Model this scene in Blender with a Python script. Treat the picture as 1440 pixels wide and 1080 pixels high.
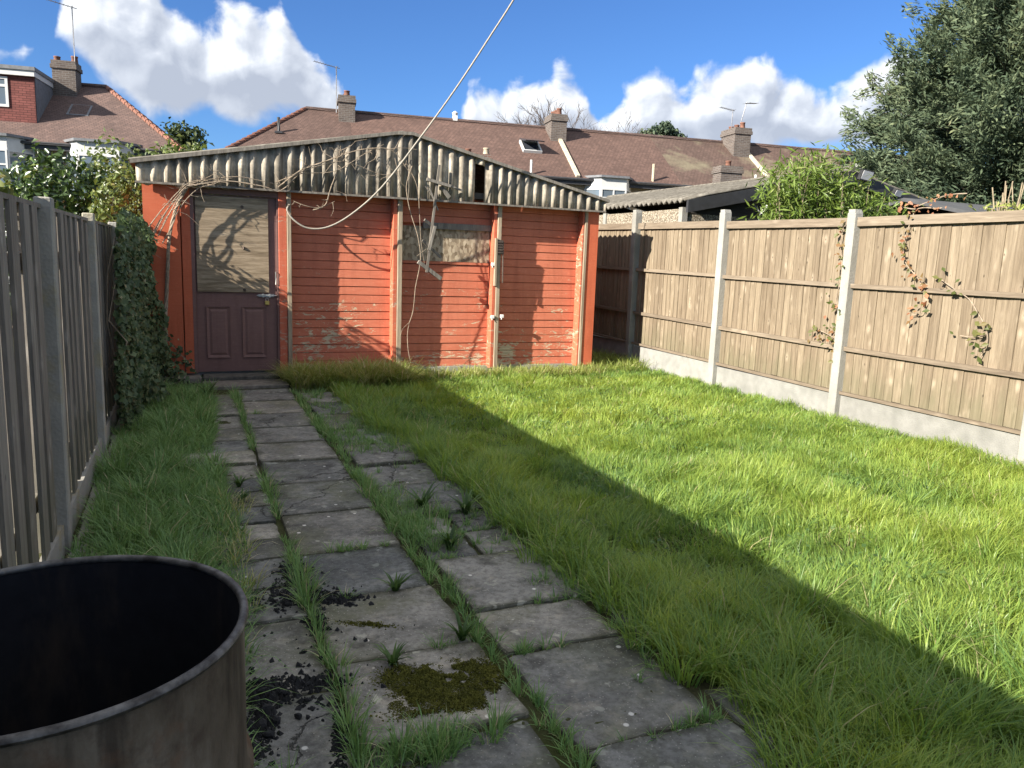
import bpy, math, random
import numpy as np
from mathutils import Vector, Matrix
random.seed(7); RNG = np.random.default_rng(11)
for o in list(bpy.data.objects): bpy.data.objects.remove(o)
SC = bpy.context.scene
COL = SC.collection

# ------------------------------------------------------------------ camera
W, H, F, CH = 1440., 1080., 1070., 1.46
YAW, PITCH, ROLL = math.radians(23.291), math.radians(9.282), math.radians(2.102)
d_ = Vector((math.sin(YAW)*math.cos(PITCH), math.cos(YAW)*math.cos(PITCH), -math.sin(PITCH)))
r0 = Vector((math.cos(YAW), -math.sin(YAW), 0)); u0 = r0.cross(d_)
r_ = r0*math.cos(ROLL)+u0*math.sin(ROLL); u_ = u0*math.cos(ROLL)-r0*math.sin(ROLL)
CAMP = Vector((0, 0, CH))
cam = bpy.data.cameras.new('camera'); co = bpy.data.objects.new('camera', cam); COL.objects.link(co)
co.matrix_world = Matrix(((r_.x, u_.x, -d_.x, 0), (r_.y, u_.y, -d_.y, 0), (r_.z, u_.z, -d_.z, CH), (0, 0, 0, 1)))
cam.sensor_width = 36; cam.lens = 36*F/W; cam.clip_start = .05; cam.clip_end = 2000
SC.camera = co
def ray(x, y): return d_+r_*((x-720)/F)-u_*((y-540)/F)
def onY(x, y, Y): v = ray(x, y); return CAMP+v*(Y/v.y)
def onX(x, y, X): v = ray(x, y); return CAMP+v*(X/v.x)
def onZ(x, y, Z=0.): v = ray(x, y); return CAMP+v*((Z-CH)/v.z)
def onD(x, y, D): return CAMP+ray(x, y)*D

# ------------------------------------------------------------------ sun and sky
SUN_T = Vector((1, .28, -.50)).normalized()          # the way the light travels
EL = math.asin(-SUN_T.z); AZ = math.atan2(-SUN_T.x, -SUN_T.y)
sl = bpy.data.lights.new('sun', 'SUN'); sl.energy = 3.9; sl.angle = math.radians(.53); sl.color = (1, .93, .82)
so = bpy.data.objects.new('sun', sl); COL.objects.link(so)
so.rotation_euler = SUN_T.to_track_quat('-Z', 'Y').to_euler(); so.location = (-20, -4, 14)
SC.view_settings.view_transform = 'Standard'; SC.view_settings.look = 'None'
SC.view_settings.gamma = 1; SC.view_settings.use_curve_mapping = False
SC.view_settings.exposure = 1.92

wd = bpy.data.worlds.new('World'); SC.world = wd; wd.use_nodes = True
class NT:
    """small node-tree writer"""
    def __init__(s, tree): s.t = tree; s.n = tree.nodes; s.l = tree.links
    def node(s, typ, **kw):
        n = s.n.new(typ)
        for k, v in kw.items():
            if k == 'ins':
                for a, b in v.items(): s.put(n, a, b)
            else: setattr(n, k, v)
        return n
    def put(s, n, a, b):
        if isinstance(b, bpy.types.NodeSocket): s.l.new(b, n.inputs[a])
        else: n.inputs[a].default_value = b
    def m(s, op, a, b=None, c=None, clamp=False):
        n = s.n.new('ShaderNodeMath'); n.operation = op; n.use_clamp = clamp
        for i, v in enumerate((a, b, c)):
            if v is not None: s.put(n, i, v)
        return n.outputs[0]
    def noise(s, vec, scale, detail=4, rough=.55, dist=0., dim='3D'):
        n = s.node('ShaderNodeTexNoise', noise_dimensions=dim, ins={'Scale': scale, 'Detail': detail, 'Roughness': rough, 'Distortion': dist})
        if vec is not None: s.l.new(vec, n.inputs['Vector'])
        return n.outputs['Fac']
    def vor(s, vec, scale, out='Distance', feature='F1'):
        n = s.node('ShaderNodeTexVoronoi', feature=feature, ins={'Scale': scale})
        s.l.new(vec, n.inputs['Vector']); return n.outputs[out]
    def ramp(s, fac, *stops, interp='LINEAR'):
        n = s.n.new('ShaderNodeValToRGB'); s.l.new(fac, n.inputs[0]); n.color_ramp.interpolation = interp
        e = n.color_ramp.elements
        while len(e) < len(stops): e.new(.5)
        for i, (p, c) in enumerate(stops):
            e[i].position = p; e[i].color = (*c, 1) if not isinstance(c, (int, float)) else (c, c, c, 1)
        return n.outputs[0]
    def mix(s, fac, a, b, mode='MIX'):
        n = s.n.new('ShaderNodeMix'); n.data_type = 'RGBA'; n.blend_type = mode
        for i, v in ((0, fac), (6, a), (7, b)):
            if isinstance(v, bpy.types.NodeSocket): s.l.new(v, n.inputs[i])
            elif i == 0: n.inputs[0].default_value = v
            else: n.inputs[i].default_value = (*v, 1)
        return n.outputs[2]
    def mapr(s, v, a, b, c=0., d=1., smooth=False):
        n = s.node('ShaderNodeMapRange', clamp=True, ins={1: a, 2: b, 3: c, 4: d})
        if smooth: n.interpolation_type = 'SMOOTHSTEP'
        s.l.new(v, n.inputs[0]); return n.outputs[0]
    def vmap(s, vec, scale=(1, 1, 1), loc=(0, 0, 0), rot=(0, 0, 0)):
        n = s.node('ShaderNodeMapping', ins={'Scale': scale, 'Location': loc, 'Rotation': rot})
        s.l.new(vec, n.inputs['Vector']); return n.outputs[0]

w = NT(wd.node_tree); w.n.clear()
wo = w.node('ShaderNodeOutputWorld'); bg = w.node('ShaderNodeBackground')
w.l.new(bg.outputs[0], wo.inputs[0]); bg.inputs[1].default_value = .06
sky = w.node('ShaderNodeTexSky'); sky.sky_type = 'NISHITA'; sky.sun_disc = False
sky.sun_elevation = EL; sky.sun_rotation = AZ; sky.air_density = 1.0; sky.dust_density = .15; sky.ozone_density = 2.6
tc = w.node('ShaderNodeTexCoord'); sx = w.node('ShaderNodeSeparateXYZ'); w.l.new(tc.outputs['Generated'], sx.inputs[0])
uu = w.m('MULTIPLY', w.m('ARCTAN2', sx.outputs[0], sx.outputs[1]), 57.2958)
vv = w.m('MULTIPLY', w.m('ARCSINE', sx.outputs[2]), 57.2958)
# cumulus banks: azimuth, base and top elevation in degrees; the run of clouds repeats all round the horizon
CLOUDS = [(-14, 11, 9), (-11, 10.2, 12.2), (-8.6, 10.8, 11.6), (-7.4, 12.5, 11), (-6.4, 11.9, 15.2), (-5, 10.9, 17.4), (-2, 8.2, 17.6), (0, 8.4, 15.6), (1.4, 9.0, 14.2), (2.6, 8.5, 15.0), (4, 8.6, 16.6), (5.2, 8.7, 15.2), (6.5, 8.7, 16.0),
          (7.8, 8.8, 13.6), (9.6, 8.9, 11.5), (11.4, 9.2, 10.4), (12.8, 11, 9), (18.2, 11, 9), (19.4, 8.6, 11.7), (23, 8.4, 12.3), (25.6, 8.4, 13.5), (27.6, 8.4, 12.3), (28.8, 8.8, 10.0), (30.4, 8.2, 11.9), (33, 8.0, 13.1), (35, 8.0, 12.7),
          (37, 8.0, 13.9), (39.4, 8.0, 14.2), (41.2, 8.0, 12.7), (43.4, 7.9, 11.0), (47.5, 7.9, 13.6), (58.5, 9.5, 10.5)]
def cloud_density(u, v):
    cb = w.node('ShaderNodeCombineXYZ'); w.l.new(u, cb.inputs[0]); w.l.new(v, cb.inputs[1])
    n1 = w.noise(cb.outputs[0], .36, 7, .50, .25)
    k = w.m('FRACT', w.m('MULTIPLY', w.m('ADD', u, 14.), 1/75.))
    rp = w.node('ShaderNodeValToRGB'); w.l.new(k, rp.inputs[0]); e = rp.color_ramp.elements
    while len(e) < len(CLOUDS): e.new(.5)
    for i, (az, bo, tp) in enumerate(CLOUDS): e[i].position = (az+14)/75.; e[i].color = (tp/20, bo/20, 0, 1)
    sp = w.node('ShaderNodeSeparateColor'); w.l.new(rp.outputs[0], sp.inputs[0])
    nz = w.m('SUBTRACT', n1, .52)
    up = w.m('ADD', w.m('MULTIPLY', w.m('SUBTRACT', w.m('MULTIPLY', sp.outputs[0], 20.), v), .75), w.m('MULTIPLY', nz, 4.4))
    dn = w.m('ADD', w.m('MULTIPLY', w.m('SUBTRACT', v, w.m('MULTIPLY', sp.outputs[1], 20.)), .9), w.m('MULTIPLY', nz, 2.6))
    return w.m('SMOOTH_MIN', up, dn, .5)
D1 = cloud_density(uu, vv)
D2 = cloud_density(w.m('ADD', uu, -.60), w.m('ADD', vv, .80))
pz = w.m('MAXIMUM', sx.outputs[2], .12); pc = w.node('ShaderNodeCombineXYZ'); w.l.new(w.m('DIVIDE', sx.outputs[0], pz), pc.inputs[0]); w.l.new(w.m('DIVIDE', sx.outputs[1], pz), pc.inputs[1])
D3 = w.m('MULTIPLY', w.m('SUBTRACT', w.noise(pc.outputs[0], 1.5, 6, .55, .3), w.mapr(vv, 19., 27., .9, .38)), 7.)  # clouds overhead, out of view, added to fill the shade with white light
alpha = w.mapr(w.m('MAXIMUM', D1, D3), -.25, .75, 0, 1, True)
lit = w.mapr(w.m('SUBTRACT', D1, D2), -1.4, 1.5)
lit = w.m('SUBTRACT', lit, w.m('MULTIPLY', w.mapr(D1, .4, 2.6), .16))
ccol = w.ramp(lit, (.18, (2.35, 2.60, 3.10)), (.50, (3.4, 3.65, 4.10)), (.80, (5.1, 5.25, 5.4)))
SKYCOL = w.mix(1., sky.outputs[0], (.30, .465, .72), 'MULTIPLY')
w.l.new(w.mix(w.m('MULTIPLY', alpha, .97), SKYCOL, ccol), bg.inputs[0])

# ------------------------------------------------------------------ object helpers
def mesh_from(name, V, Fc, mats=None, smooth=False):
    me = bpy.data.meshes.new(name); me.from_pydata([tuple(v) for v in V], [], Fc); me.update()
    if mats: me.materials.append(mats)
    if smooth:
        me.polygons.foreach_set('use_smooth', [True]*len(me.polygons))
    return me
def link(name, me, parent=None, loc=None, rot=None):
    o = bpy.data.objects.new(name, me); COL.objects.link(o)
    if parent is not None: o.parent = parent
    if loc is not None: o.location = loc
    if rot is not None: o.rotation_euler = rot
    return o
def tag(o, label=None, cat=None, group=None, kind=None):
    if label: o['label'] = label
    if cat: o['category'] = cat
    if group: o['group'] = group
    if kind: o['kind'] = kind
    return o
def thing(name, label, cat, loc=(0, 0, 0), rz=0, group=None):
    o = bpy.data.objects.new(name, None); COL.objects.link(o); o.location = loc; o.rotation_euler = (0, 0, rz)
    o.empty_display_size = .1
    return tag(o, label, cat, group)
class MB:
    def __init__(s): s.v = []; s.f = []
    def add(s, V, Fc):
        k = len(s.v); s.v += [tuple(p) for p in V]; s.f += [tuple(i+k for i in q) for q in Fc]; return s
    def box(s, x0, x1, y0, y1, z0, z1, ch=0.):
        if ch <= 0:
            V = [(x, y, z) for z in (z0, z1) for x, y in ((x0, y0), (x1, y0), (x1, y1), (x0, y1))]
            return s.add(V, [(3, 2, 1, 0), (4, 5, 6, 7), (0, 1, 5, 4), (1, 2, 6, 5), (2, 3, 7, 6), (3, 0, 4, 7)])
        c = ch; oct_ = [(x0+c, y0), (x1-c, y0), (x1, y0+c), (x1, y1-c), (x1-c, y1), (x0+c, y1), (x0, y1-c), (x0, y0+c)]
        ins = [(x0+2*c, y0+c), (x1-2*c, y0+c), (x1-c, y0+2*c), (x1-c, y1-2*c), (x1-2*c, y1-c), (x0+2*c, y1-c), (x0+c, y1-2*c), (x0+c, y0+2*c)]
        V = [(*p, z0) for p in ins]+[(*p, z0+c) for p in oct_]+[(*p, z1-c) for p in oct_]+[(*p, z1) for p in ins]
        Fc = [tuple(range(7, -1, -1)), tuple(range(24, 32))]
        for L in range(3):
            for i in range(8): j = (i+1) % 8; Fc.append((L*8+i, L*8+j, L*8+8+j, L*8+8+i))
        return s.add(V, Fc)
    def prism(s, poly, vec):
        """poly: 3-D points, extruded along vec"""
        n = len(poly); vec = Vector(vec); A = [Vector(p) for p in poly]; B = [p+vec for p in A]
        return s.add(A+B, [tuple(range(n-1, -1, -1)), tuple(range(n, 2*n))]+[(i, (i+1) % n, n+(i+1) % n, n+i) for i in range(n)])
    def bar(s, a, b, wx, wz, up=(0, 0, 1)):
        a = Vector(a); b = Vector(b); t = (b-a).normalized(); up = Vector(up)
        if abs(t.dot(up)) > .98: up = Vector((0, 1, 0))
        p = t.cross(up).normalized(); q = p.cross(t).normalized()
        return s.prism([a+p*wx/2+q*wz/2, a-p*wx/2+q*wz/2, a-p*wx/2-q*wz/2, a+p*wx/2-q*wz/2], b-a)
    def tube(s, pts, rad, n=6, cap=True):
        P = [Vector(p) for p in pts]; m = len(P); R = rad if hasattr(rad, '__len__') else [rad]*m
        V = []; ref = None
        for i in range(m):
            t = (P[min(i+1, m-1)]-P[max(i-1, 0)])
            t = t.normalized() if t.length > 1e-9 else Vector((0, 0, 1))
            if ref is None: ref = Vector((1, 0, 0)) if abs(t.x) < .8 else Vector((0, 1, 0))
            p = t.cross(ref)
            if p.length < 1e-4: ref = Vector((0, 1, 0)); p = t.cross(ref)
            p.normalize(); q = t.cross(p); ref = q.cross(t)
            for k in range(n):
                a = 2*math.pi*k/n; V.append(P[i]+(p*math.cos(a)+q*math.sin(a))*R[i])
        Fc = [(i*n+k, i*n+(k+1) % n, (i+1)*n+(k+1) % n, (i+1)*n+k) for i in range(m-1) for k in range(n)]
        if cap: Fc += [tuple(range(n-1, -1, -1)), tuple(range((m-1)*n, m*n))]
        return s.add(V, Fc)
    def lathe(s, prof, n=24, c=(0, 0, 0)):
        V = [(c[0]+r*math.cos(2*math.pi*k/n), c[1]+r*math.sin(2*math.pi*k/n), c[2]+z) for r, z in prof for k in range(n)]
        return s.add(V, [(i*n+k, i*n+(k+1) % n, (i+1)*n+(k+1) % n, (i+1)*n+k) for i in range(len(prof)-1) for k in range(n)])
    def mesh(s, name, mat, smooth=False): return mesh_from(name, s.v, s.f, mat, smooth)
    def build(s, name, mat, parent=None, smooth=False, **kw): return link(name, s.mesh(name, mat, smooth), parent, **kw)

def np_mesh(name, V, T, mat, attr=None, smooth=False):
    """V (n,3) float, T (m,k) int: triangles or quads"""
    me = bpy.data.meshes.new(name); n = len(V); m, k = T.shape
    me.vertices.add(n); me.vertices.foreach_set('co', np.asarray(V, np.float32).ravel())
    me.loops.add(m*k); me.loops.foreach_set('vertex_index', np.asarray(T, np.int32).ravel())
    me.polygons.add(m); me.polygons.foreach_set('loop_start', np.arange(0, m*k, k, dtype=np.int32))
    me.update(calc_edges=True)
    if attr is not None:
        a = me.attributes.new('tint', 'FLOAT', 'POINT'); a.data.foreach_set('value', np.asarray(attr, np.float32))
    if smooth: me.polygons.foreach_set('use_smooth', np.ones(m, bool))
    me.materials.append(mat); return me

_lat = RNG.random((64, 64))
def vnoise(x, y):
    x = np.asarray(x, float); y = np.asarray(y, float)
    i = np.floor(x).astype(int); j = np.floor(y).astype(int); a = x-i; b = y-j
    a = a*a*(3-2*a); b = b*b*(3-2*b); g = lambda p, q: _lat[p % 64, q % 64]
    return (g(i, j)*(1-a)+g(i+1, j)*a)*(1-b)+(g(i, j+1)*(1-a)+g(i+1, j+1)*a)*b

# ------------------------------------------------------------------ materials
MATS = {}
def mat(name, rough=.85, spec=.3):
    m = bpy.data.materials.new(name); m.use_nodes = True; t = NT(m.node_tree); t.n.clear()
    out = t.node('ShaderNodeOutputMaterial'); b = t.node('ShaderNodeBsdfPrincipled')
    t.l.new(b.outputs[0], out.inputs[0]); b.inputs['Roughness'].default_value = rough
    b.inputs['Specular IOR Level'].default_value = spec
    t.b = b; t.out = out; MATS[name] = m; t.mat = m
    g = t.node('ShaderNodeNewGeometry'); t.pos = g.outputs['Position']; t.geo = g
    t.oi = t.node('ShaderNodeObjectInfo'); t.rnd = t.oi.outputs['Random']
    c = t.node('ShaderNodeTexCoord'); t.obj = c.outputs['Object']
    return t
def setc(t, c): t.put(t.b, 'Base Color', c if isinstance(c, bpy.types.NodeSocket) else (*c, 1))
def bump(t, h, strength=.3, dist=.02):
    n = t.node('ShaderNodeBump', ins={'Strength': strength, 'Distance': dist}); t.l.new(h, n.inputs['Height']); t.l.new(n.outputs[0], t.b.inputs['Normal'])
def shifted(t, vec, amt=40.):
    """offset texture space by the object's random value so alike pieces differ"""
    n = t.node('ShaderNodeVectorMath', operation='ADD'); t.l.new(vec, n.inputs[0])
    cb = t.node('ShaderNodeCombineXYZ'); r = t.m('MULTIPLY', t.rnd, amt)
    for i in range(3): t.l.new(r, cb.inputs[i])
    t.l.new(cb.outputs[0], n.inputs[1]); return n.outputs[0]

def m_wood(name, dark, mid, light, axis='z', knots=True, stain=None, rough=.85, sat=1.):
    t = mat(name, rough, .2); p = shifted(t, t.pos)
    sc = {'z': (14, 14, .9), 'y': (14, .9, 14), 'x': (.9, 14, 14)}[axis]
    p0 = t.vmap(p, sc)
    g = t.noise(p0, 2.2, 6, .62, .6)
    fine = t.noise(t.vmap(p, tuple(x*5 for x in sc)), 2.4, 3, .6)
    c = t.ramp(g, (.28, dark), (.5, mid), (.75, light))
    c = t.mix(t.mapr(fine, .42, .68, 0, .55), c, dark)
    tone = t.mix(t.mapr(t.rnd, 0, 1, 0, .85), (1.06, 1.04, 1.0), (.74, .70, .66))
    c = t.mix(1., c, tone, 'MULTIPLY')
    blot = t.noise(t.vmap(p, tuple(min(x, 3) for x in sc)), 1.6, 4, .6)
    c = t.mix(t.mapr(blot, .45, .75, 0, .30), c, mid if stain is None else stain)
    if axis == 'z' and knots:
        sz = t.node('ShaderNodeSeparateXYZ'); t.l.new(t.pos, sz.inputs[0]); na = t.noise(t.vmap(t.pos, (3, 3, 1.2)), 2.5, 5, .6)
        c = t.mix(t.m('MULTIPLY', t.mapr(t.m('ADD', sz.outputs[2], t.m('MULTIPLY', na, -.9)), .15, -.20), .45), c, (.105, .105, .06))
    if knots:
        ks = {'z': (11, 11, 5.5), 'y': (9, 4.2, 9), 'x': (4.2, 9, 9)}[axis]
        kv = t.vor(t.vmap(p, ks), 1.)
        nk = t.noise(t.vmap(p, tuple(x*.35 for x in ks)), 1.7, 3, .5); c = t.mix(t.m('MULTIPLY', t.mapr(kv, .36, .10, 0, .55), t.mapr(nk, .46, .62)), c, tuple(min(1, x*1.35) for x in light))
        c = t.mix(t.mapr(kv, .09, .045, 0, .85), c, tuple(x*.45 for x in dark))
    setc(t, c); bump(t, g, .35, .006); return t.mat
m_wood('fence_tan', (.125, .099, .070), (.208, .168, .120), (.295, .246, .182))
m_wood('rail_tan', (.125, .101, .076), (.195, .160, .122), (.27, .227, .175), axis='y')
m_wood('fence_grey', (.125, .115, .105), (.21, .194, .175), (.31, .288, .26), knots=True)
m_wood('raw_wood', (.18, .145, .105), (.33, .27, .20), (.46, .39, .29), knots=False)
m_wood('grey_stick', (.11, .10, .088), (.20, .185, .165), (.32, .30, .265), knots=False)
m_wood('ply', (.115, .085, .056), (.30, .24, .17), (.47, .39, .29), axis='x', knots=False)
m_wood('dark_timber', (.03, .028, .027), (.05, .047, .045), (.075, .07, .066), axis='x', knots=False)

def m_red(name='red_paint', base=(.46, .132, .072), fade=(.54, .195, .118), peel=(.60, .50, .34), lo=.61, hi=.65, zfac=.15):
    t = mat(name, .72, .25); sp = t.node('ShaderNodeSeparateXYZ'); t.l.new(t.pos, sp.inputs[0])
    n1 = t.noise(t.vmap(t.pos, (2.2, 2.2, 6)), 3.6, 9, .72, .8)
    n2 = t.noise(t.vmap(t.pos, (.8, .8, 1.4)), 1.1, 3, .5)
    n3 = t.noise(t.vmap(t.pos, (3, 3, 30)), 3., 4, .6)
    f = t.m('ADD', t.m('ADD', n1, t.m('MULTIPLY', t.m('SUBTRACT', n2, .5), .45)), t.m('MULTIPLY', t.m('SUBTRACT', .75, sp.outputs[2]), zfac))
    f = t.m('ADD', f, t.m('MULTIPLY', t.m('SUBTRACT', t.rnd, .5), .05))
    c = t.mix(t.mapr(n3, .3, .75, 0, .8), base, fade)
    c = t.mix(t.mapr(n2, .42, .66, 0, .4), c, tuple(x*.72 for x in base))
    n8 = t.noise(t.vmap(t.pos, (6, 6, .6)), 2., 5, .6); c = t.mix(t.mapr(n8, .50, .72, 0, .45), c, tuple(x*.62 for x in base))
    n9 = t.noise(t.pos, 38, 4, .6); c = t.mix(t.mapr(n9, .55, .75, 0, .30), c, tuple(min(1, x*1.35) for x in fade))
    mask = t.mapr(f, lo, hi)
    c = t.mix(mask, c, t.ramp(n3, (.3, tuple(x*.55 for x in peel)), (.7, peel)))
    setc(t, c); h = t.m('SUBTRACT', t.m('MULTIPLY', n3, .3), t.m('MULTIPLY', mask, .8)); bump(t, h, .5, .004); return t.mat
m_red()
m_red('red_render', base=(.46, .105, .048), fade=(.50, .14, .07), peel=(.42, .36, .28), lo=.74, hi=.80, zfac=.02)
m_red('maroon_paint', base=(.165, .090, .080), fade=(.20, .115, .10), peel=(.2, .15, .12), lo=.82, hi=.88, zfac=.0)
m_red('red_post', base=(.46, .10, .052), fade=(.50, .16, .09), peel=(.50, .41, .30), lo=.56, hi=.66, zfac=.02)

def m_concrete(name, a, b, speck=(.55, .55, .52), lich=None, sc=1., rough=.9, bumps=.4):
    t = mat(name, rough, .2); p = shifted(t, t.pos)
    n = t.noise(p, 3.5*sc, 8, .68); n2 = t.noise(p, 14*sc, 5, .7)
    c = t.ramp(n, (.3, a), (.7, b)); c = t.mix(t.mapr(n2, .35, .75, 0, .5), c, tuple(x*.62 for x in a))
    vo = t.vor(p, 46*sc)
    c = t.mix(t.mapr(vo, .20, .12, 0, .6), c, speck)
    if lich:
        n4 = t.noise(p, 5., 6, .62); c = t.mix(t.mapr(n4, .53, .66, 0, .75), c, lich)
    tone = t.mix(t.rnd, (1, 1, 1), (.76, .75, .74)); c = t.mix(1., c, tone, 'MULTIPLY')
    setc(t, c); bump(t, t.m('ADD', t.m('MULTIPLY', n2, .6), t.m('MULTIPLY', vo, .4)), bumps, .01); return t.mat
m_concrete('post_concrete', (.25, .245, .22), (.38, .37, .335), (.15, .145, .135), sc=1.3)
m_concrete('gravel_concrete', (.20, .20, .185), (.335, .33, .31), (.13, .127, .12), sc=2.)
m_concrete('old_post_concrete', (.28, .27, .24), (.42, .40, .355), (.34, .33, .31), lich=(.33, .28, .17), sc=1.3)
def m_slab():
    t = mat('slab_concrete', .9, .2); p = shifted(t, t.pos)
    n = t.noise(p, 2.2, 9, .70); n2 = t.noise(p, 34, 5, .75); n5 = t.noise(p, 8., 6, .68)
    c = t.ramp(n, (.30, (.098, .099, .094)), (.46, (.18, .177, .166)), (.60, (.275, .268, .246)), (.76, (.39, .374, .34)))
    c = t.mix(t.mapr(n2, .42, .70, 0, .70), c, (.060, .056, .048))
    c = t.mix(t.mapr(n5, .54, .68, 0, .55), c, (.36, .33, .27))
    n4 = t.noise(p, 1.4, 7, .66); c = t.mix(t.mapr(n4, .50, .66, 0, .65), c, (.105, .112, .055))
    n6 = t.noise(p, 4.5, 7, .66); c = t.mix(t.mapr(n6, .54, .66, 0, .70), c, (.045, .043, .038))
    g = t.node('ShaderNodeTexCoord').outputs['Generated']; s = t.node('ShaderNodeSeparateXYZ'); t.l.new(g, s.inputs[0])
    ex = t.m('MINIMUM', s.outputs[0], t.m('SUBTRACT', 1., s.outputs[0])); ey = t.m('MINIMUM', s.outputs[1], t.m('SUBTRACT', 1., s.outputs[1]))
    ed = t.m('ADD', t.m('MINIMUM', ex, ey), t.m('MULTIPLY', t.m('SUBTRACT', n5, .5), .30))
    c = t.mix(t.mapr(ed, .085, .0, 0, .75), c, (.055, .055, .032))
    n7 = t.noise(p, 11., 3, .5); c = t.mix(t.mapr(n7, .66, .70, 0, .55), c, (.40, .40, .34))
    vo = t.vor(p, 60.); c = t.mix(t.mapr(vo, .17, .10, 0, .75), c, (.40, .38, .33))
    v2 = t.node('ShaderNodeTexVoronoi', ins={'Scale': 13.}); t.l.new(p, v2.inputs['Vector'])
    wn = t.node('ShaderNodeTexWhiteNoise'); t.l.new(v2.outputs['Color'], wn.inputs[0])
    fl = t.m('MULTIPLY', t.mapr(v2.outputs['Distance'], .15, .10), t.m('GREATER_THAN', wn.outputs['Value'], .80))
    c = t.mix(fl, c, (.60, .58, .54))
    ck = t.node('ShaderNodeTexVoronoi', feature='DISTANCE_TO_EDGE', ins={'Scale': .85})
    dn = t.node('ShaderNodeVectorMath', operation='ADD'); t.l.new(p, dn.inputs[0])
    nn = t.node('ShaderNodeTexNoise', ins={'Scale': 4., 'Detail': 6., 'Roughness': .6}); t.l.new(p, nn.inputs['Vector'])
    sc_ = t.node('ShaderNodeVectorMath', operation='SCALE', ins={'Scale': .35}); t.l.new(nn.outputs['Color'], sc_.inputs[0]); t.l.new(sc_.outputs[0], dn.inputs[1])
    t.l.new(dn.outputs[0], ck.inputs['Vector'])
    crack = t.m('MULTIPLY', t.mapr(ck.outputs['Distance'], .005, .001), t.m('GREATER_THAN', t.rnd, .62))
    c = t.mix(t.m('MULTIPLY', crack, .8), c, (.03, .03, .025))
    tone = t.mix(t.rnd, (1.22, 1.15, 1.06), (.66, .68, .70)); c = t.mix(1., c, tone, 'MULTIPLY')
    setc(t, c); h = t.m('SUBTRACT', t.m('ADD', t.m('MULTIPLY', n2, .5), t.m('MULTIPLY', n5, .6)), crack); bump(t, h, .8, .014)
m_slab()
def m_asbestos(name, a, b, dark=.5):
    t = mat(name, .92, .15); p = t.pos
    n = t.noise(t.vmap(p, (9, 9, .9)), 1.5, 7, .68); n2 = t.noise(p, 7., 7, .7); n3 = t.noise(t.vmap(p, (3, 3, 1)), 2., 5, .6)
    c = t.ramp(n, (.3, a), (.7, b)); c = t.mix(t.mapr(n2, .42, .64, 0, .75), c, tuple(x*dark for x in a))
    c = t.mix(t.mapr(n3, .48, .64, 0, .75), c, (.085, .078, .066)); n5 = t.noise(t.vmap(p, (14, 14, .5)), 1.3, 4, .6); c = t.mix(t.mapr(n5, .52, .66, 0, .6), c, (.10, .09, .075))
    tone = t.mix(t.rnd, (1.08, 1.05, 1.), (.78, .77, .76)); c = t.mix(1., c, tone, 'MULTIPLY')
    setc(t, c); bump(t, n2, .35, .006)
m_asbestos('asbestos', (.33, .29, .235), (.54, .49, .405))
m_asbestos('asbestos_roof', (.155, .145, .125), (.25, .235, .205))
def m_plain(name, c, rough=.6, metal=0., var=.25, sc=8., bmp=.1):
    t = mat(name, rough, .4); n = t.noise(t.pos, sc, 5, .6)
    setc(t, t.mix(t.mapr(n, .3, .7), tuple(x*(1-var) for x in c), tuple(min(1, x*(1+var)) for x in c)))
    t.b.inputs['Metallic'].default_value = metal
    if bmp: bump(t, n, bmp, .005)
    return t.mat
m_plain('white_paint', (.50, .50, .49), .5, var=.06); m_plain('black_paint', (.028, .028, .03), .5); m_plain('cable', (.26, .235, .195), .6, var=.12, sc=25)
m_plain('steel', (.45, .44, .42), .45, .8); m_plain('brass', (.55, .38, .12), .35, .9); m_plain('rusty_iron', (.10, .075, .06), .8, .3, .5, 30)
m_plain('aerial_metal', (.20, .20, .21), .5, .6); m_plain('lead', (.13, .135, .145), .6); m_plain('gutter', (.035, .035, .038), .5)
m_plain('pot_clay', (.17, .080, .055), .85, var=.3); m_plain('pot_buff', (.40, .34, .25), .85, var=.3); m_plain('mortar', (.42, .37, .28), .9, var=.3)
m_plain('hip_tile', (.19, .085, .058), .8, var=.3, sc=3); m_plain('dead_stem', (.26, .21, .14), .85, var=.3, sc=20); m_plain('vine_bark', (.26, .205, .15), .9, var=.35, sc=30)
m_plain('bark', (.10, .08, .06), .95, var=.4, sc=12); m_plain('bare_twig', (.085, .066, .056), .95, var=.3); m_plain('charcoal', (.010, .010, .011), .9, var=.5, sc=60, bmp=.5)
m_plain('char_soil', (.016, .015, .014), .95, var=.6, sc=40, bmp=.6); m_plain('plastic_white', (.62, .61, .58), .5, var=.1); m_plain('dish_grey', (.55, .55, .56), .5, var=.08)
m_plain('felt', (.060, .062, .066), .95, var=.25, sc=5); m_plain('dark_wood', (.05, .045, .04), .9); m_plain('curtain', (.60, .60, .58), .9, var=.1, sc=3)  # the gable beam's wood is an even dark brown
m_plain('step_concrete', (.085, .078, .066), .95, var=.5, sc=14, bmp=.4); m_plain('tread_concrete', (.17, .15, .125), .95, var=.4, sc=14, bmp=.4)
def m_glass():
    t = mat('glass', .06, .6); setc(t, (.10, .125, .15))
    t2 = mat('dark_glass', .12, .5); setc(t2, (.035, .04, .05))
m_glass()
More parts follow.
